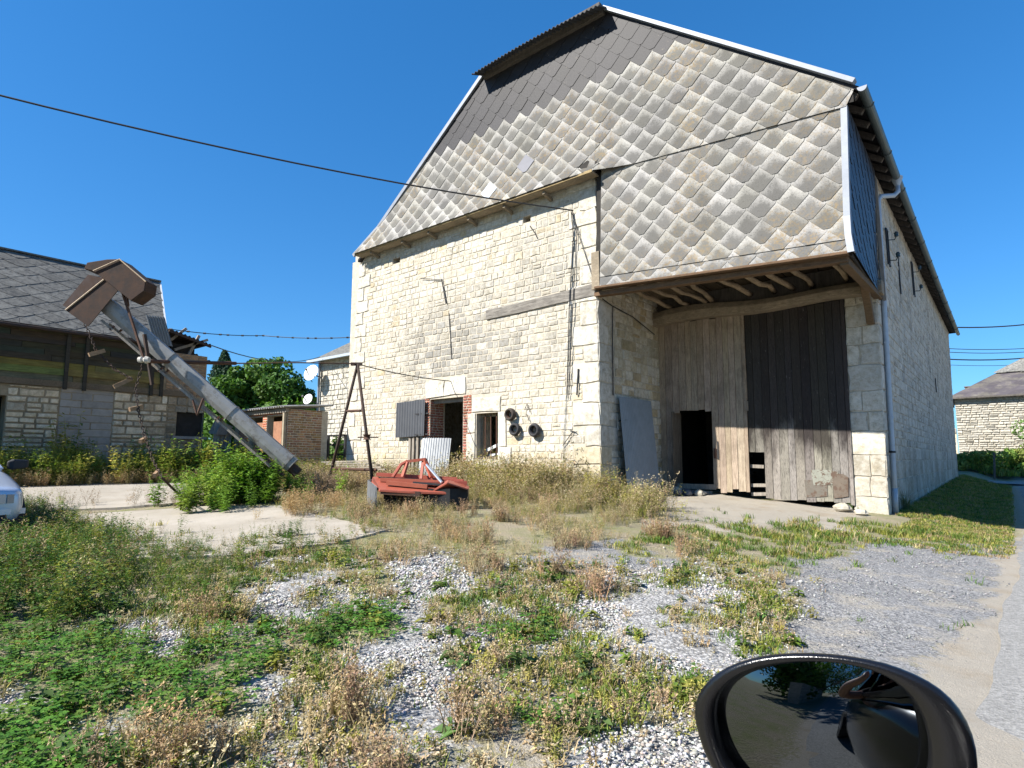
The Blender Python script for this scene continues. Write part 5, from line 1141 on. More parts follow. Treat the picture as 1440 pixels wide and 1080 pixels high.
# road
rx = [6.6, 7.6, 8.8, 10.0, 11.2]; rys = [-60, -30] + [-20 + k * .25 for k in range(197)] + [30]
q = MB(); pr_ = None
for i in range(len(rys) - 1):
    for j in range(len(rx) - 1):
        def rp_(x, y):
            e = (.025 * sin(y * 1.7) + .012 * sin(y * 6.3 + 1)) if x == 6.6 else 0
            xx = (float(RE(y)) if x == 6.6 else x) + e; return (xx, y, gz(xx, y) + .012 + .03 * sin(pi * (x - 6.6) / 4.6) - (.018 if x == 6.6 else 0))
        q.face([rp_(rx[j], rys[i]), rp_(rx[j + 1], rys[i]), rp_(rx[j + 1], rys[i + 1]), rp_(rx[j], rys[i + 1])])
t = MT('asphalt', .9, spec=.2); n1 = t.noise(1.5, 5, .6); vo = t.sep(t.voro(75, out='Color'))[0]; c = t.mix(vo, (.17, .166, .158), (.32, .312, .295)); c = t.mix(t.ramp(n1, [(.4, 0), (.7, .5)]), c, (.21, .205, .19)); t.col(c); t.bump(t.math('ADD', t.voro(75), t.noise(200, 2)), .6, .008)
tag(q.build('road', t.m), kind='structure')
q = MB()
for i in range(24):
    a, b = -40 + i * 2, -38 + i * 2; q.face([(a, 26.5, gz(a, 26.5) + .02), (b, 26.5, gz(b, 26.5) + .02), (b, 30.3, gz(b, 30.3) + .02), (a, 30.3, gz(a, 30.3) + .02)])
tag(q.build('lane', t.m), kind='structure')
# concrete yard slabs
SLABM = MT('yard_concrete', .92, spec=.15); n1 = SLABM.noise(1.2, 6, .7); n2 = SLABM.noise(16, 5, .7); n3 = SLABM.noise(90, 2, .6)
c = SLABM.mix(SLABM.ramp(n1, [(.35, 0), (.7, 1)]), (.275, .245, .20), (.37, .335, .285)); c = SLABM.mix(SLABM.ramp(n2, [(.58, 0), (.72, .6)]), c, (.26, .22, .17)); c = SLABM.mix(SLABM.ramp(n3, [(.68, 0), (.76, .6)]), c, (.16, .14, .12)); SLABM.col(c); SLABM.bump(SLABM.math('ADD', n2, n3), .5, .006)
def slab(pts, lab):
    w = [gnd(x, y) for x, y in pts]; q = MB(); out = []
    for i in range(len(w)):
        a, b = w[i], w[(i + 1) % len(w)]; n = 6
        for k in range(n): p = lerp(a, b, k / n); j = U(-.05, .05); out.append((p[0] + j, p[1] + U(-.05, .05), gz(p[0], p[1]) + .014))
    cx = sum(p[0] for p in out) / len(out); cy = sum(p[1] for p in out) / len(out); rings = 8
    for i in range(len(out)):
        a, b = out[i], out[(i + 1) % len(out)]
        for k in range(rings):
            def pp(p, t): x, y = cx + (p[0] - cx) * t, cy + (p[1] - cy) * t; return (x, y, gz(x, y) + .014)
            if k == 0: q.face([pp(a, 0), pp(a, 1 / rings), pp(b, 1 / rings)])
            else: q.face([pp(a, k / rings), pp(a, (k + 1) / rings), pp(b, (k + 1) / rings), pp(b, k / rings)])
        q.face([a, (a[0], a[1], a[2] - .1), (b[0], b[1], b[2] - .1), b])
    tag(q.build('paving', SLABM.m), kind='structure')
slab([(-260, 706), (240, 709), (290, 700), (252, 679), (-60, 681)], '')
slab([(-260, 830), (60, 790), (330, 782), (470, 765), (548, 746), (470, 730), (395, 712), (300, 712), (-260, 710)], '')
# ================================================================ vegetation
def T_blades(n, h, spread, w, lean=.5, rng=NR):
    V, F, S = [], [], []
    for i in range(n):
        a = rng.uniform(0, 2 * pi); r = spread * math.sqrt(rng.uniform(0, 1)); x, y = r * cos(a), r * sin(a); t = rng.uniform(0, 2 * pi); l = h * rng.uniform(.5, 1.1); k = lean * rng.uniform(.1, 1); dx, dy = cos(t) * k * l, sin(t) * k * l; p = t + pi / 2 + rng.uniform(-.6, .6); wx, wy = cos(p) * w / 2, sin(p) * w / 2
        b = len(V); V += [(x - wx, y - wy, 0), (x + wx, y + wy, 0), (x + dx * .4 - wx * .8, y + dy * .4 - wy * .8, l * .6), (x + dx * .4 + wx * .8, y + dy * .4 + wy * .8, l * .6), (x + dx, y + dy, l * rng.uniform(.75, 1))]
        F += [(b, b + 1, b + 3), (b, b + 3, b + 2), (b + 2, b + 3, b + 4)]; s = rng.uniform(.75, 1.25); S += [s] * 5
    return V, F, S
def leafquad(V, F, S, p, d, l, w, s, droop=0):
    d = vn(d); r = vcross(d, (NR.uniform(-.5, .5), NR.uniform(-.5, .5), 1)); r = vn(r) if vlen(r) > 1e-3 else (1, 0, 0); m = vadd(p, d, l * .45); e = vadd(p, d, l); e = (e[0], e[1], e[2] - droop * l)
    b = len(V); V += [p, vadd(m, r, w / 2), e, vadd(m, r, -w / 2)]; F += [(b, b + 1, b + 2), (b, b + 2, b + 3)]; S += [s] * 4
def stemstrip(V, F, S, p, q, w, s):
    b = len(V); V += [vadd(p, (w, w * .3, 0)), vadd(p, (-w, w * .3, 0)), q]; F += [(b, b + 1, b + 2)]; S += [s] * 3
def T_weed(h, nst, nl, ll, lw, spread=.12, up=.6, stem_s=.8):
    V, F, S = [], [], []
    for i in range(nst):
        a = NR.uniform(0, 2 * pi); k = NR.uniform(0, spread); hh = h * NR.uniform(.55, 1.05); p = (k * cos(a) * .3, k * sin(a) * .3, 0); lean = NR.uniform(.05, .45); q = (p[0] + cos(a) * lean * hh, p[1] + sin(a) * lean * hh, hh); m = lerp(p, q, .5); m = (m[0], m[1], m[2] + .05 * hh)
        stemstrip(V, F, S, p, m, .005, stem_s); stemstrip(V, F, S, m, q, .004, stem_s)
        for j in range(nl):
            t = NR.uniform(.15, 1.0); c = lerp(p, m, t * 2) if t < .5 else lerp(m, q, t * 2 - 1); b = NR.uniform(0, 2 * pi); sc = (1.25 - .7 * t) * NR.uniform(.6, 1.2)
            leafquad(V, F, S, c, (cos(b), sin(b), NR.uniform(-.2, up)), ll * sc, lw * sc, NR.uniform(.65, 1.3), NR.uniform(0, .4))
    return V, F, S
def T_dry(h, nst, nb, spread=.16, lf=.055):
    V, F, S = [], [], []
    for i in range(nst):
        a = NR.uniform(0, 2 * pi); hh = h * NR.uniform(.5, 1.05); lean = NR.uniform(.05, .6); p = (NR.uniform(-spread, spread) * .4, NR.uniform(-spread, spread) * .4, 0); q = (p[0] + cos(a) * lean * hh, p[1] + sin(a) * lean * hh, hh)
        stemstrip(V, F, S, p, q, .0035, .85)
        for j in range(nb):
            t = NR.uniform(.25, 1.0); c = lerp(p, q, t); b = NR.uniform(0, 2 * pi); l = hh * NR.uniform(.10, .26) * (1.3 - t); e = vadd(c, vn((cos(b), sin(b), NR.uniform(.3, 1.4))), l); stemstrip(V, F, S, c, e, .002, .8)
            for m in range(3):
                g = lerp(c, e, NR.uniform(.3, 1)); leafquad(V, F, S, g, (NR.uniform(-1, 1), NR.uniform(-1, 1), NR.uniform(-.3, 1)), NR.uniform(.5, 1.2) * lf, .38 * lf, NR.uniform(.7, 1.3))
    return V, F, S
def T_clover(n, rad, h, ls):
    V, F, S = [], [], []
    for i in range(n):
        a = NR.uniform(0, 2 * pi); r = rad * math.sqrt(NR.uniform(0, 1)); z = h * NR.uniform(.45, 1.05); c = (r * cos(a), r * sin(a), z); b0 = NR.uniform(0, 2 * pi); s = NR.uniform(.7, 1.3); tl = NR.uniform(-.3, .3)
        for j in range(3):
            b = b0 + j * 2.094; leafquad(V, F, S, c, (cos(b), sin(b), tl * cos(b + 1) + .12), ls * NR.uniform(.8, 1.2), ls * .95, s, .1)
    return V, F, S
def scatter(name, tpls, pts, size, tints, mat, label, cat=None, flat=.0):
    Vs, Fs, Cs = [], [], []; nb = 0; tp = [(np.array(v), np.array(f), np.array(s)) for v, f, s in tpls]; pick = NR.integers(0, len(tp), len(pts))
    for ti, (v, f, s) in enumerate(tp):
        ii = np.nonzero(pick == ti)[0]
        if len(ii) == 0: continue
        th = NR.uniform(0, 2 * pi, len(ii)); c, sn = np.cos(th)[:, None], np.sin(th)[:, None]; sc = size[ii][:, None]
        x = (v[None, :, 0] * c - v[None, :, 1] * sn) * sc + pts[ii, 0:1]; y = (v[None, :, 0] * sn + v[None, :, 1] * c) * sc + pts[ii, 1:2]; z = v[None, :, 2] * sc + pts[ii, 2:3]
        Vs.append(np.stack([x, y, z], -1).reshape(-1, 3)); n = len(v); Fs.append((f[None] + (np.arange(len(ii)) * n)[:, None, None] + nb).reshape(-1, 3)); nb += n * len(ii)
        Cs.append((tints[ii][:, None, :] * s[None, :, None]).reshape(-1, 3))
    if not Vs: return None
    tints = tints; o = np_mesh(name, np.concatenate(Vs), np.concatenate(Fs), mat, np.concatenate(Cs), 'stuff', label); print(name, len(pts), sum(len(f) for f in Fs)); return o
def cand(n, x0, x1, y0, y1):
    x = NR.uniform(x0, x1, n); y = NR.uniform(y0, y1, n); return x, y
def pal(n, cols, w=None, j=.18):
    cols = np.array(cols); i = NR.choice(len(cols), n, p=w); return cols[i] * NR.uniform(1 - j, 1 + j, (n, 1)) * NR.uniform(1 - j * .4, 1 + j * .4, (n, 3))
def P3(x, y, dz=-.012): return np.stack([x, y, ground(x, y) + dz], -1)
def free(x, y): # not inside walls or on the slabs
    ok = ~((y > -.02) & (x > -8.95) & (x < .02)) & ~((y > 2.9) & (x < 4.9) & (x > -9))
    return ok & (x < RE(y))
G1, G2, G3 = (.075, .145, .022), (.115, .175, .03), (.045, .10, .02); YG1, YG2 = (.22, .235, .045), (.30, .27, .065); D1, D2, D3 = (.42, .325, .18), (.33, .245, .14), (.47, .39, .24)
AREA = (-9.0, 6.62, -12.0, 1.0)
def region(n, chars, area=AREA, minpy=None):
    x, y = cand(n, *area); k, px, py, D = kind(x, y, 1); m = np.isin(k, list(chars)) & free(x, y) & (D > .5) & (px > -600) & (px < 1700) & (py < 1300)
    return x[m], y[m], k[m], px[m], py[m], D[m]
def thin(x, lod, *rest):  # drop far candidates
    m = NR.uniform(0, 1, len(x)) < lod; return (x[m],) + tuple(r[m] for r in rest)
# clover
x, y, k, px, py, D = region(90000, 'C'); x, y, D = thin(x, np.clip(1.6 / D ** 1.0, .1, 1), y, D)
scatter('clover', [T_clover(12, .075, .07, .016) for _ in range(5)], P3(x, y), NR.uniform(.7, 1.35, len(x)) * np.clip(D / 3.5, 1, 1.6), pal(len(x), [(.075, .185, .022), (.095, .215, .027), (.055, .145, .018), (.14, .23, .036)]), LEAF, 'bright green clover carpet in the left foreground')
x, y, k, px, py, D = region(14000, 'Cm'); scatter('herb_leaves', [T_weed(.13, 5, 6, .065, .035, .1) for _ in range(4)], P3(x, y)[::5], NR.uniform(.6, 1.3, len(x[::5])), pal(len(x[::5]), [G1, (.09, .15, .04), YG1]), LEAF, 'low broad-leaved herbs among the clover')
# short green grass tufts
x, y, k, px, py, D = region(110000, 'mwCTk'); keep = np.where(k == 'k', .05 * (wob(x, y, 2.9, 1) > .15), 1) * np.where(k == 'w', .45, np.where(k == 'm', .62, .25)) * np.clip(4.5 / D, .35, 1); keep = keep * (wob(x, y, 2.2, 4) > -.25); x, y, k, D = thin(x, keep, y, k, D)
scatter('short_grass', [T_blades(16, .065, .06, .006, 1.3) for _ in range(5)], P3(x, y), NR.uniform(.6, 1.3, len(x)) * np.clip(D / 6, 1, 1.5), pal(len(x), [G1, G2, YG1, YG2, D1], [.30, .27, .2, .13, .1]), LEAF, 'short patchy grass over the gravel yard')
# short dry growth
x, y, k, px, py, D = region(80000, 'ymg'); keep = np.where(k == 'y', .55, np.where(k == 'm', .30, .05)) * np.clip(4 / D, .4, 1); x, y, k, D = thin(x, keep, y, k, D)
scatter('dry_grass', [T_blades(10, .07, .06, .004, 1.4) for _ in range(2)] + [T_dry(.09, 9, 5, .10, .016) for _ in range(2)] + [T_weed(.075, 6, 8, .026, .010, .12) for _ in range(4)], P3(x, y), NR.uniform(.55, 1.35, len(x)), pal(len(x), [D1, D2, D3, YG2, YG1, G2], [.24, .16, .15, .20, .17, .08]), STRAW, 'short dry straw-coloured growth in the gravel')
cx_, cy_, ck, *_ = region(9000, 'ymd', (-6, 6.2, -11, -2)); ii = NR.choice(len(cx_), 46, replace=False); tx = np.repeat(cx_[ii], 10) + NR.normal(0, .10, 460); ty = np.repeat(cy_[ii], 10) + NR.normal(0, .10, 460); m = free(tx, ty); tx, ty = tx[m], ty[m]
scatter('dry_tufts', [T_dry(.24, 8, 7, .12, .018) for _ in range(4)], P3(tx, ty), NR.uniform(.6, 1.25, len(tx)), pal(len(tx), [(.40, .27, .15), D1, (.33, .22, .14)]), STRAW, 'russet dead tufts standing in the gravel')
x, y, k, px, py, D = region(9000, 'myg'); keep = np.where(k == 'g', .12, .35) * np.clip(4.5 / D, .3, 1); x, y, D = thin(x, keep * (wob(x, y, 2.6, 2) > .05), y, D)
scatter('rosette_weeds', [T_weed(.07, 6, 3, .07, .032, .08, .25) for _ in range(5)], P3(x, y), NR.uniform(.6, 1.4, len(x)), pal(len(x), [G1, G2, (.10, .17, .05), YG1]), LEAF, 'flat leafy rosettes dotted over the gravel')
# tall dry amaranth around mower and along the barn
def ht(x, y): return np.clip(.22 + .55 * sm((y + 4.0) / 3.4), .2, .8) * (1 + .25 * wob(x, y, 1.6, 7))
x, y, k, px, py, D = region(26000, 'd', (-9, 3, -7, .2)); x2, y2 = cand(900, -4.0, .35, -1.9, -.08); x = np.r_[x, x2]; y = np.r_[y, y2]; m = free(x, y) & ~((x > .1) & (y > -.5)) & ((wob(x, y, 1.5, 8) > -.35) | (y > -1.3)) & (NR.uniform(0, 1, len(x)) < .8); x, y = x[m], y[m]
h = ht(x, y) * NR.uniform(.6, 1.15, len(x)); h = np.where((x < -3.9) & (y > -2.4), h * .45, h); h = np.where(x > -.3, h * .7, h); sel = NR.uniform(0, 1, len(x)) < .55
scatter('dry_weeds', [T_dry(1.0, 8, 9, .22) for _ in range(6)], P3(x, y)[sel], h[sel], pal(sel.sum(), [D1, D2, D3, YG2, (.22, .19, .075)], [.26, .2, .2, .2, .14]), STRAW, 'tall tan seeding weeds along the barn foot')
g_ = ~sel & (NR.uniform(0, 1, len(x)) < .55); scatter('green_weeds', [T_weed(1.0, 5, 10, .13, .05, .2) for _ in range(5)], P3(x, y)[g_], h[g_] * .85, pal(g_.sum(), [G2, YG1, YG2, (.12, .16, .05)]), LEAF, 'green weeds mixed through the dry growth by the barn')
# tall dark weeds left foreground
x, y, k, px, py, D = region(7500, 'T', (-9, 4.5, -12, -5)); h = .20 + .13 * np.clip((px < 170) * 1.0, 0, 1); h = h * NR.uniform(.6, 1.25, len(x))
scatter('tall_weeds', [T_weed(1.0, 6, 15, .16, .07, .2) for _ in range(3)] + [T_weed(1.0, 5, 18, .11, .035, .3) for _ in range(3)], P3(x, y), h, pal(len(x), [G1, G3, G2, YG1, (.16, .13, .055)], [.30, .24, .2, .16, .1]), LEAF, 'tall green weeds along the near edge of the concrete')
s_ = NR.uniform(0, 1, len(x)) < .15; scatter('dead_stalks', [T_dry(1.0, 6, 7, .18) for _ in range(4)], P3(x, y)[s_], (h * 1.2)[s_], pal(s_.sum(), [D2, (.2, .15, .09), D1]), STRAW, 'brown dead stalks among the foreground weeds')
# weeds before the outbuilding and the strip by the shed
def strip(n, x0, x1, y0, y1): x, y = cand(n, x0, x1, y0, y1); return x, y
x, y = strip(3200, XL + .15, XL + 2.4, -14, -1.0); dd = np.clip((x - XL) / 2.4, 0, 1); h = (1.05 - .25 * dd) * NR.uniform(.6, 1.2, len(x))
scatter('wall_weeds', [T_weed(1.0, 5, 14, .13, .05, .2) for _ in range(6)], P3(x, y)[wob(x, y, 1.5, 2) > -.35], (h * (.85 + .35 * wob(x, y, 2.3, 6)) * np.where(NR.uniform(0, 1, len(x)) < .04, 1.5, 1))[wob(x, y, 1.5, 2) > -.35], pal(len(x), [(.30, .32, .06), (.19, .27, .045), (.36, .36, .08), (.13, .21, .035), (.40, .36, .09)]), LEAF, 'yellow-green weeds along the foot of the outbuilding')
x, y = strip(1100, XL + 1.9, XL + 2.7, -14, -1.5); scatter('wall_weed_fringe', [T_dry(1.0, 8, 8, .2) for _ in range(4)], P3(x, y), NR.uniform(.2, .45, len(x)), pal(len(x), [(.30, .19, .09), (.2, .17, .06), D1]), STRAW, 'rust-brown weed fringe in front of the yellow weeds')
x, y = strip(2600, -10.6, -5.2, -3.6, 3.0); m = free(x, y) & ~((x < -6.8) & (y < -2.4)) & ~((x > -6) & (y < -.4)); x, y = x[m], y[m]; h = NR.uniform(.35, .8, len(x))
scatter('yard_weeds', [T_weed(1.0, 5, 12, .12, .045, .2) for _ in range(5)], P3(x, y), h, pal(len(x), [YG1, G2, YG2, (.17, .16, .06)]), LEAF, 'weeds filling the yard between the auger and the barn')
x, y = strip(1000, -9.5, -4.5, -3.4, -.2); m = free(x, y); x, y = x[m], y[m]; scatter('yard_dry_weeds', [T_dry(1.0, 8, 9, .2) for _ in range(4)], P3(x, y), NR.uniform(.3, .7, len(x)), pal(len(x), [D1, D2, (.24, .18, .12)]), STRAW, 'dry weeds round the trestle')
# joints in the concrete
jx = [gnd(px, 711 + NR.uniform(-3, 3)) for px in np.concatenate([NR.uniform(20, 140, 26), NR.uniform(175, 260, 26)])]; jx = np.array(jx)
scatter('joint_weeds', [T_dry(1.0, 5, 8, .2) for _ in range(4)], jx, NR.uniform(.12, .42, len(jx)), pal(len(jx), [(.22, .15, .09), D2, (.16, .13, .07)]), STRAW, 'dry stalks in the joint of the concrete')
ed = [(60, 790), (200, 786), (330, 782), (470, 765), (548, 746), (500, 737), (440, 722)]; pe = []
for i in range(len(ed) - 1):
    for k in range(16): t_ = NR.uniform(); g_ = gnd(ed[i][0] + (ed[i + 1][0] - ed[i][0]) * t_ + NR.normal() * 5, ed[i][1] + (ed[i + 1][1] - ed[i][1]) * t_ + NR.normal() * 2.5); pe.append(g_)
pe = np.array(pe); scatter('edge_weeds', [T_dry(1.0, 7, 8, .22) for _ in range(3)] + [T_weed(1.0, 5, 10, .2, .08, .25) for _ in range(3)], pe, NR.uniform(.10, .24, len(pe)), pal(len(pe), [D1, YG1, G2, D2]), LEAF, 'low weeds fringing the broken edge of the concrete')
# grass beside the barn's long wall and the verge beyond
x, y = cand(30000, 4.85, 6.6, -1.5, 26); m = (x > 4.9 + .02 * y * 0) & ~((x < 5.2) & (y < 2.9)); x, y = x[m], y[m]; kk_ = NR.uniform(0, 1, len(x)) < np.clip(9 / (y + 9), .3, 1) * np.where(y < 1.6, .35, 1) * np.where(wob(x, y, 1.9, 3) > -.3, 1, .35); x, y = x[kk_], y[kk_]
scatter('verge_grass', [T_blades(16, .06, .07, .008, 1.2) for _ in range(5)], P3(x, y), NR.uniform(.45, 1.1, len(x)) * np.clip((y + 12) / 14, 1, 2), pal(len(x), [G1, YG2, YG1, D2], [.3, .2, .25, .25]), LEAF, 'grass strip along the long wall of the barn')
x, y = cand(9000, 4, 30, 31.6, 44); scatter('far_grass', [T_blades(16, .35, .25, .03, .8) for _ in range(4)], P3(x, y), NR.uniform(.6, 1.3, len(x)), pal(len(x), [(.10, .15, .03), G2, YG1, YG2]), LEAF, 'grass bank across the lane')
x, y = cand(2500, -30, -9, 4, 25); scatter('back_growth', [T_weed(1.2, 6, 16, .3, .14, .3) for _ in range(4)], P3(x, y), NR.uniform(.7, 1.5, len(x)), pal(len(x), [G1, G2, G3]), LEAF, 'rough green growth behind the shed')

# individual plants
def plant(name, px, py, tpl, size, cols, label, cat, mat=LEAF, grp=None, n=1, spread=.2, squash=1.0):
    g = gnd(px, py); pts = np.array([[g[0] + NR.normal() * spread, g[1] + NR.normal() * spread, 0] for _ in range(n)]); pts[:, 2] = ground(pts[:, 0], pts[:, 1]) - .02
    dd = np.hypot(pts[:, 0] - g[0], pts[:, 1] - g[1]) / (spread * 2 + 1e-6)
    o = scatter(name, tpl, pts, size * NR.uniform(.8, 1.15, n) * (1 - .45 * np.clip(dd, 0, 1)), pal(n, cols), mat, label); o['category'] = cat; del o['kind']
    if grp: o['group'] = grp
    return o
BR_ = [(.13, .25, .03), (.17, .29, .04), (.10, .20, .028), (.23, .32, .055)]
plant('weed_bush', 335, 706, [T_weed(1.0, 10, 30, .14, .045, .35) for _ in range(4)], 1.2, BR_, 'large bright green bushy weed at the edge of the concrete below the auger', 'bush', n=70, spread=.55)
plant('weed_bush', 268, 712, [T_weed(1.0, 7, 14, .16, .09, .2) for _ in range(2)], .42, [(.13, .19, .06), (.10, .17, .05)], 'small pale-leaved weed left of the bright green bush', 'bush', n=5, spread=.12)
plant('dry_bush', 450, 700, [T_dry(1.0, 14, 12, .3) for _ in range(3)], .72, [(.26, .18, .12), (.22, .16, .11)], 'greyish brown dead weed clump behind the tan clump', 'bush', STRAW, n=16, spread=.32)
plant('dry_bush', 440, 722, [T_dry(1.0, 14, 14, .3) for _ in range(3)], .52, [(.44, .31, .16), (.38, .26, .13)], 'pale tan dead weed clump at the right end of the concrete', 'bush', STRAW, n=18, spread=.32)
plant('mullein', 110, 792, [T_weed(1.0, 2, 40, .10, .05, .05)], .75, [(.10, .15, .04)], 'tall hooked mullein spike rising from the left weeds', 'plant')
plant('creeper', 1152, 706, [T_weed(1.0, 5, 16, .16, .12, .2) for _ in range(2)], .50, [(.10, .19, .04), (.13, .21, .05)], 'leafy creeper climbing the foot of the dark door leaf', 'plant', n=4, spread=.08)
plant('creeper', 1195, 716, [T_weed(1.0, 5, 14, .2, .14, .2) for _ in range(2)], .26, [(.10, .18, .04), (.14, .2, .05)], 'low leafy creeper between the door and the pale stones', 'plant', n=6, spread=.15)
plant('spiky_weed', 1275, 716, [T_blades(26, .6, .08, .012, 1.2)], 1.0, [(.11, .14, .06)], 'spiky grey-green weed at the foot of the downpipe', 'plant', n=3, spread=.1)
plant('green_spike', 770, 700, [T_weed(1.0, 2, 30, .06, .03, .05)], 1.25, [(.20, .20, .05)], 'yellow-green spike standing against the wall below the tyres', 'plant')

# hedge and shrubs
def crown(centers, n, ls, seedcols, rough=1.0):
    V, F, Cc = [], [], []
    per = max(1, n // len(centers))
    for (cx, cy, cz_, r, rz) in centers:
        base = np.array(seedcols[NR.integers(len(seedcols))]) * NR.uniform(.75, 1.25)
        d = NR.normal(size=(per, 3)); d /= np.linalg.norm(d, axis=1)[:, None]; rad = NR.uniform(.55, 1.05, per) ** .5; p = d * rad[:, None] * [r, r, rz] + [cx, cy, cz_]
        nrm = d + NR.normal(size=(per, 3)) * .7; nrm /= np.linalg.norm(nrm, axis=1)[:, None]; a = np.cross(nrm, NR.normal(size=(per, 3))); a /= np.linalg.norm(a, axis=1)[:, None]; b = np.cross(nrm, a); l = ls * NR.uniform(.6, 1.3, per)[:, None]
        q = np.stack([p - a * l, p + b * l * .55, p + a * l, p - b * l * .55], 1); k = len(V) and sum(len(v) for v in V); V.append(q.reshape(-1, 3)); F.append((np.arange(per)[:, None] * 4 + np.arange(4)[None]) + k); Cc.append(np.repeat(base[None] * NR.uniform(.7, 1.3, (per, 1)), 4, 0))
    return np.concatenate(V), np.concatenate(F), np.concatenate(Cc)
def tree(name, base, centers, n, ls, cols, label, cat, grp=None, trunk=.2):
    o = thing(name, base, label, cat, grp); v, f, c = crown(centers, n, ls, cols); cr_ = np_mesh('crown', v - np.array(base), f, LEAF, c, None); cr_.parent = o
    q = MB(); top_ = max(centers, key=lambda t: t[2]); q.tube([base, lerp(base, (top_[0], top_[1], top_[2]), .4), (top_[0], top_[1], top_[2])], [trunk, trunk * .7, trunk * .2], 8)
    for cc in centers[::max(1, len(centers) // 7)]: m = lerp(base, (top_[0], top_[1], top_[2]), .35); q.tube([m, lerp(m, cc[:3], .6), cc[:3]], [trunk * .5, trunk * .3, trunk * .08], 6)
    q.build('trunk', BARK, o, smooth=True); return o
GT = [(.06, .14, .022), (.08, .17, .026), (.045, .11, .02), (.10, .18, .036)]
def clumps(px0, px1, ytop, ybot, Y, n, r):
    out = []
    for k in range(n):
        px = NR.uniform(px0, px1); e = abs((px - (px0 + px1) / 2) / ((px1 - px0) / 2)); yt = ytop + (ybot - ytop) * .55 * e ** 2.5; py = NR.uniform(yt, ybot); rr = r * NR.uniform(.6, 1.2); p = at(px, py + rr * 845 / Y * .7, Y + NR.uniform(-2, 2)); out.append((*p, rr, rr * .75))
    return out
tb_ = at(360, 640, 36); tb_ = (tb_[0], tb_[1], gz(tb_[0], tb_[1]))
tree('walnut_tree', tb_, clumps(288, 440, 499, 620, 36, 120, .85), 34000, .15, GT, 'broad bushy green tree behind the brick shed', 'tree')
t2 = at(316, 640, 48); t2 = (t2[0], t2[1], gz(t2[0], t2[1])); cn = [(*at(316 + NR.uniform(-1, 1) * k * .9, 497 + k * 3.2, 48), .22 + k * .07, .25 + k * .03) for k in range(14)]
tree('conifer_tree', t2, cn, 3500, .12, [(.02, .05, .03), (.03, .07, .035)], 'dark conifer tip poking above the bushy tree', 'tree')
sb = at(470, 640, 24); sb = (sb[0], sb[1], gz(sb[0], sb[1])); tree('shrub', sb, clumps(446, 500, 618, 655, 24, 12, .45), 2600, .07, GT, 'green shrub in the gap between the shed and the barn corner', 'shrub', trunk=.05)
hb = at(1395, 668, 36); hb = (hb[0], hb[1], gz(hb[0], hb[1])); hc = clumps(1330, 1500, 630, 652, 36, 70, .55) + [(*at(1452 + NR.uniform(-14, 30), NR.uniform(600, 640), 35), .6, .6) for _ in range(14)]
tree('hedge', hb, hc, 16000, .09, [(.13, .22, .04), (.18, .26, .05), (.10, .18, .035), (.24, .28, .07)], 'leafy green hedge in front of the distant stone barn', 'hedge', trunk=.05)

# ================================================================ gravel stones
def T_stone():
    v = np.array([(1, 0, 0), (-1, 0, 0), (0, 1, 0), (0, -1, 0), (0, 0, 1), (0, 0, -1), (.7, .7, .2), (-.7, .6, .3), (.6, -.7, .35), (-.6, -.7, .1)], float) * NR.uniform(.45, 1.3, (10, 1)) * [1, .7, .55]
    import bmesh as bm_
    b = bm_.new(); [b.verts.new(p) for p in v]; r = bm_.ops.convex_hull(b, input=b.verts[:]); b.verts.ensure_lookup_table(); b.verts.index_update()
    vv_ = [tuple(p.co) for p in b.verts]; ff_ = [tuple(q.index for q in f.verts) for f in b.faces if len(f.verts) == 3]; b.free(); return vv_, ff_, [1.0] * len(vv_)
STT = [T_stone() for _ in range(8)]
GRAV = m_plain('gravel_stone', (1, 1, 1), .9, var=.15, sc=40, bump=.3)
x, y, k, px, py, D = region(520000, 'gkmy', (-4, 6.7, -11, -.5)); keep = np.where(k == 'g', 1.0, np.where(k == 'k', .30, .30)) * np.clip(2.6 / D, .12, 1) * (wob(x, y, 3.1, 6) > -.9); x, y, k, D = thin(x, keep, y, k, D); n = len(x)
tn = np.where((k == 'k')[:, None], pal(n, [(.20, .20, .20), (.29, .285, .28), (.15, .15, .152), (.36, .345, .325)]), pal(n, [(.47, .46, .445), (.38, .372, .36), (.31, .30, .285), (.53, .515, .49), (.37, .325, .265)]))
scatter('gravel', STT, P3(x, y, -.004), NR.gamma(3.4, .0027, n).clip(.004, .021) * np.clip(D / 4, .9, 1.4) * np.where(k == 'k', .55, 1), tn, GRAV, 'loose pale crushed gravel over the yard')

# ================================================================ what the wing mirror looks back on
q = MB(); bw = thing('roadside_wall', (5.6, -19, 0), 'low dark stone wall behind the car, visible in the wing mirror', 'wall')
def PB(u, z, d): return (5.5 + d, u, z)
panel(q, PB, -32, -17.5, -.1, 1.5, [], .4); q.build('wall_core', MORTAR, bw); q = MB(); stones(q, PB, -32, -17.5, 0, 1.5, (.25, .4), (.3, .8), [], lambda u, z: cream(u, z, .5, .5)); q.build('stone_wall', STONE, bw)
hc = [(3.9 + NR.uniform(-1, 1.3), NR.uniform(-36, -19.5), NR.uniform(.8, 6.0), .9, .8) for _ in range(110)] + [(NR.uniform(3, 13), NR.uniform(-42, -36), NR.uniform(.8, 8.5), 1.4, 1.2) for _ in range(70)]; tree('hedge', (4.3, -22, 0), hc, 22000, .17, GT, 'dark hedge over the roadside wall behind the car, mirrored', 'hedge', trunk=.08)  # second group of clumps added across the road to hide sky in the mirror

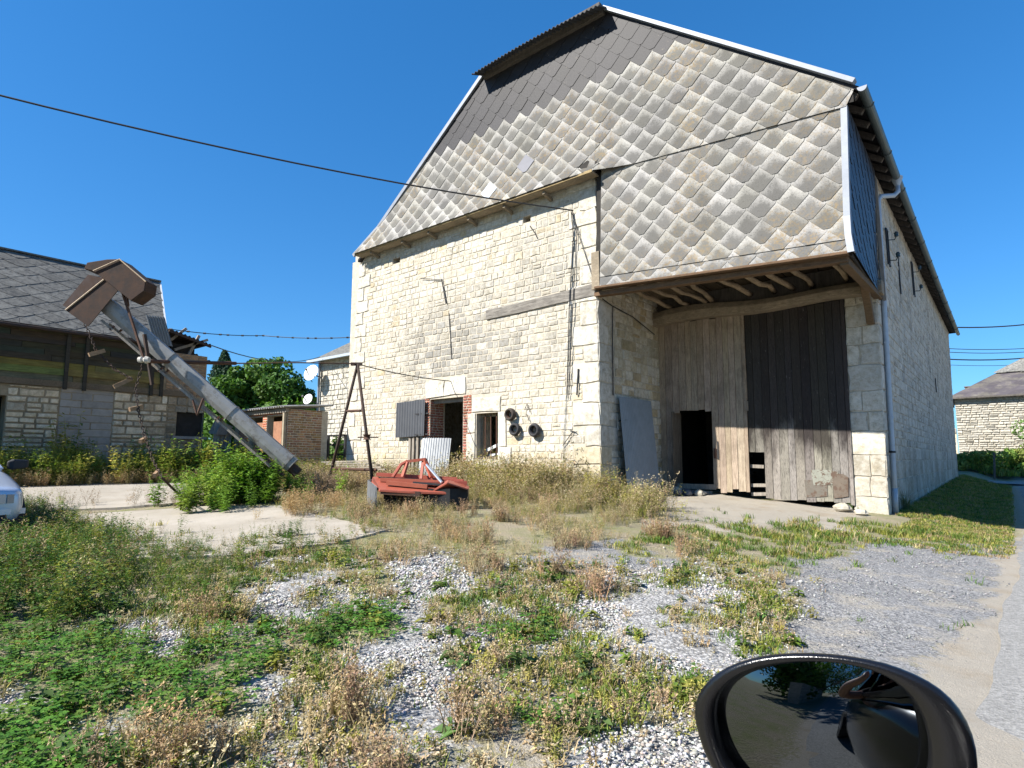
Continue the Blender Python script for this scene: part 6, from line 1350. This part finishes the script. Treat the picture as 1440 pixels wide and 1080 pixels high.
# ================================================================ light and camera
PHI, EL = radians(25.5), radians(40.1)
tr = (sin(PHI) * cos(EL), cos(PHI) * cos(EL), -sin(EL))
sl = bpy.data.lights.new('sun', 'SUN'); sl.energy = 4.4; sl.angle = radians(.53); sl.color = (1.0, .955, .88); so = bpy.data.objects.new('sun', sl); C.objects.link(so)
from mathutils import Vector
so.rotation_euler = Vector(tr).to_track_quat('-Z', 'Y').to_euler(); so.location = (-20, -40, 40)
w = bpy.data.worlds.new('World'); bpy.context.scene.world = w; w.use_nodes = True; nt = w.node_tree; bg = nt.nodes['Background']
sky = nt.nodes.new('ShaderNodeTexSky'); sky.sky_type = 'NISHITA'; sky.sun_disc = False; sky.sun_elevation = EL; sky.sun_rotation = math.atan2(-tr[0], -tr[1]) % (2 * pi); sky.altitude = 300; sky.air_density = 1.0; sky.dust_density = .25; sky.ozone_density = 3.0
hs = nt.nodes.new('ShaderNodeHueSaturation'); hs.inputs['Saturation'].default_value = 1.32; nt.links.new(sky.outputs[0], hs.inputs['Color'])
v1 = nt.nodes.new('ShaderNodeVectorMath'); v1.operation = 'MULTIPLY'; v1.inputs[1].default_value = (.2426,) * 3; gm = nt.nodes.new('ShaderNodeGamma'); gm.inputs[1].default_value = .67; v2 = nt.nodes.new('ShaderNodeVectorMath'); v2.operation = 'MULTIPLY'; v2.inputs[1].default_value = (.89, 1.66, 2.36)
nt.links.new(hs.outputs[0], v1.inputs[0]); nt.links.new(v1.outputs[0], gm.inputs[0]); nt.links.new(gm.outputs[0], v2.inputs[0]); nt.links.new(v2.outputs[0], bg.inputs[0]); bg.inputs[1].default_value = .13
cd = bpy.data.cameras.new('camera'); cam = bpy.data.objects.new('camera', cd); C.objects.link(cam); cam.location = CAMP; cam.rotation_euler = (pi / 2 + PITCH, 0, atan2(-FV[0], FV[1])); cd.sensor_width = 36; cd.lens = FPX / 1440 * 36; cd.clip_start = .02; cd.clip_end = 2000
sc_ = bpy.context.scene; sc_.camera = cam
sc_.view_settings.view_transform = 'Standard'; sc_.view_settings.look = 'None'; sc_.view_settings.exposure = 1.4; sc_.view_settings.gamma = 1.0
sc_.cycles.max_bounces = 8; sc_.cycles.diffuse_bounces = 4; sc_.cycles.transparent_max_bounces = 8
for o_ in bpy.data.objects:
    if '_o' in o_: del o_['_o']
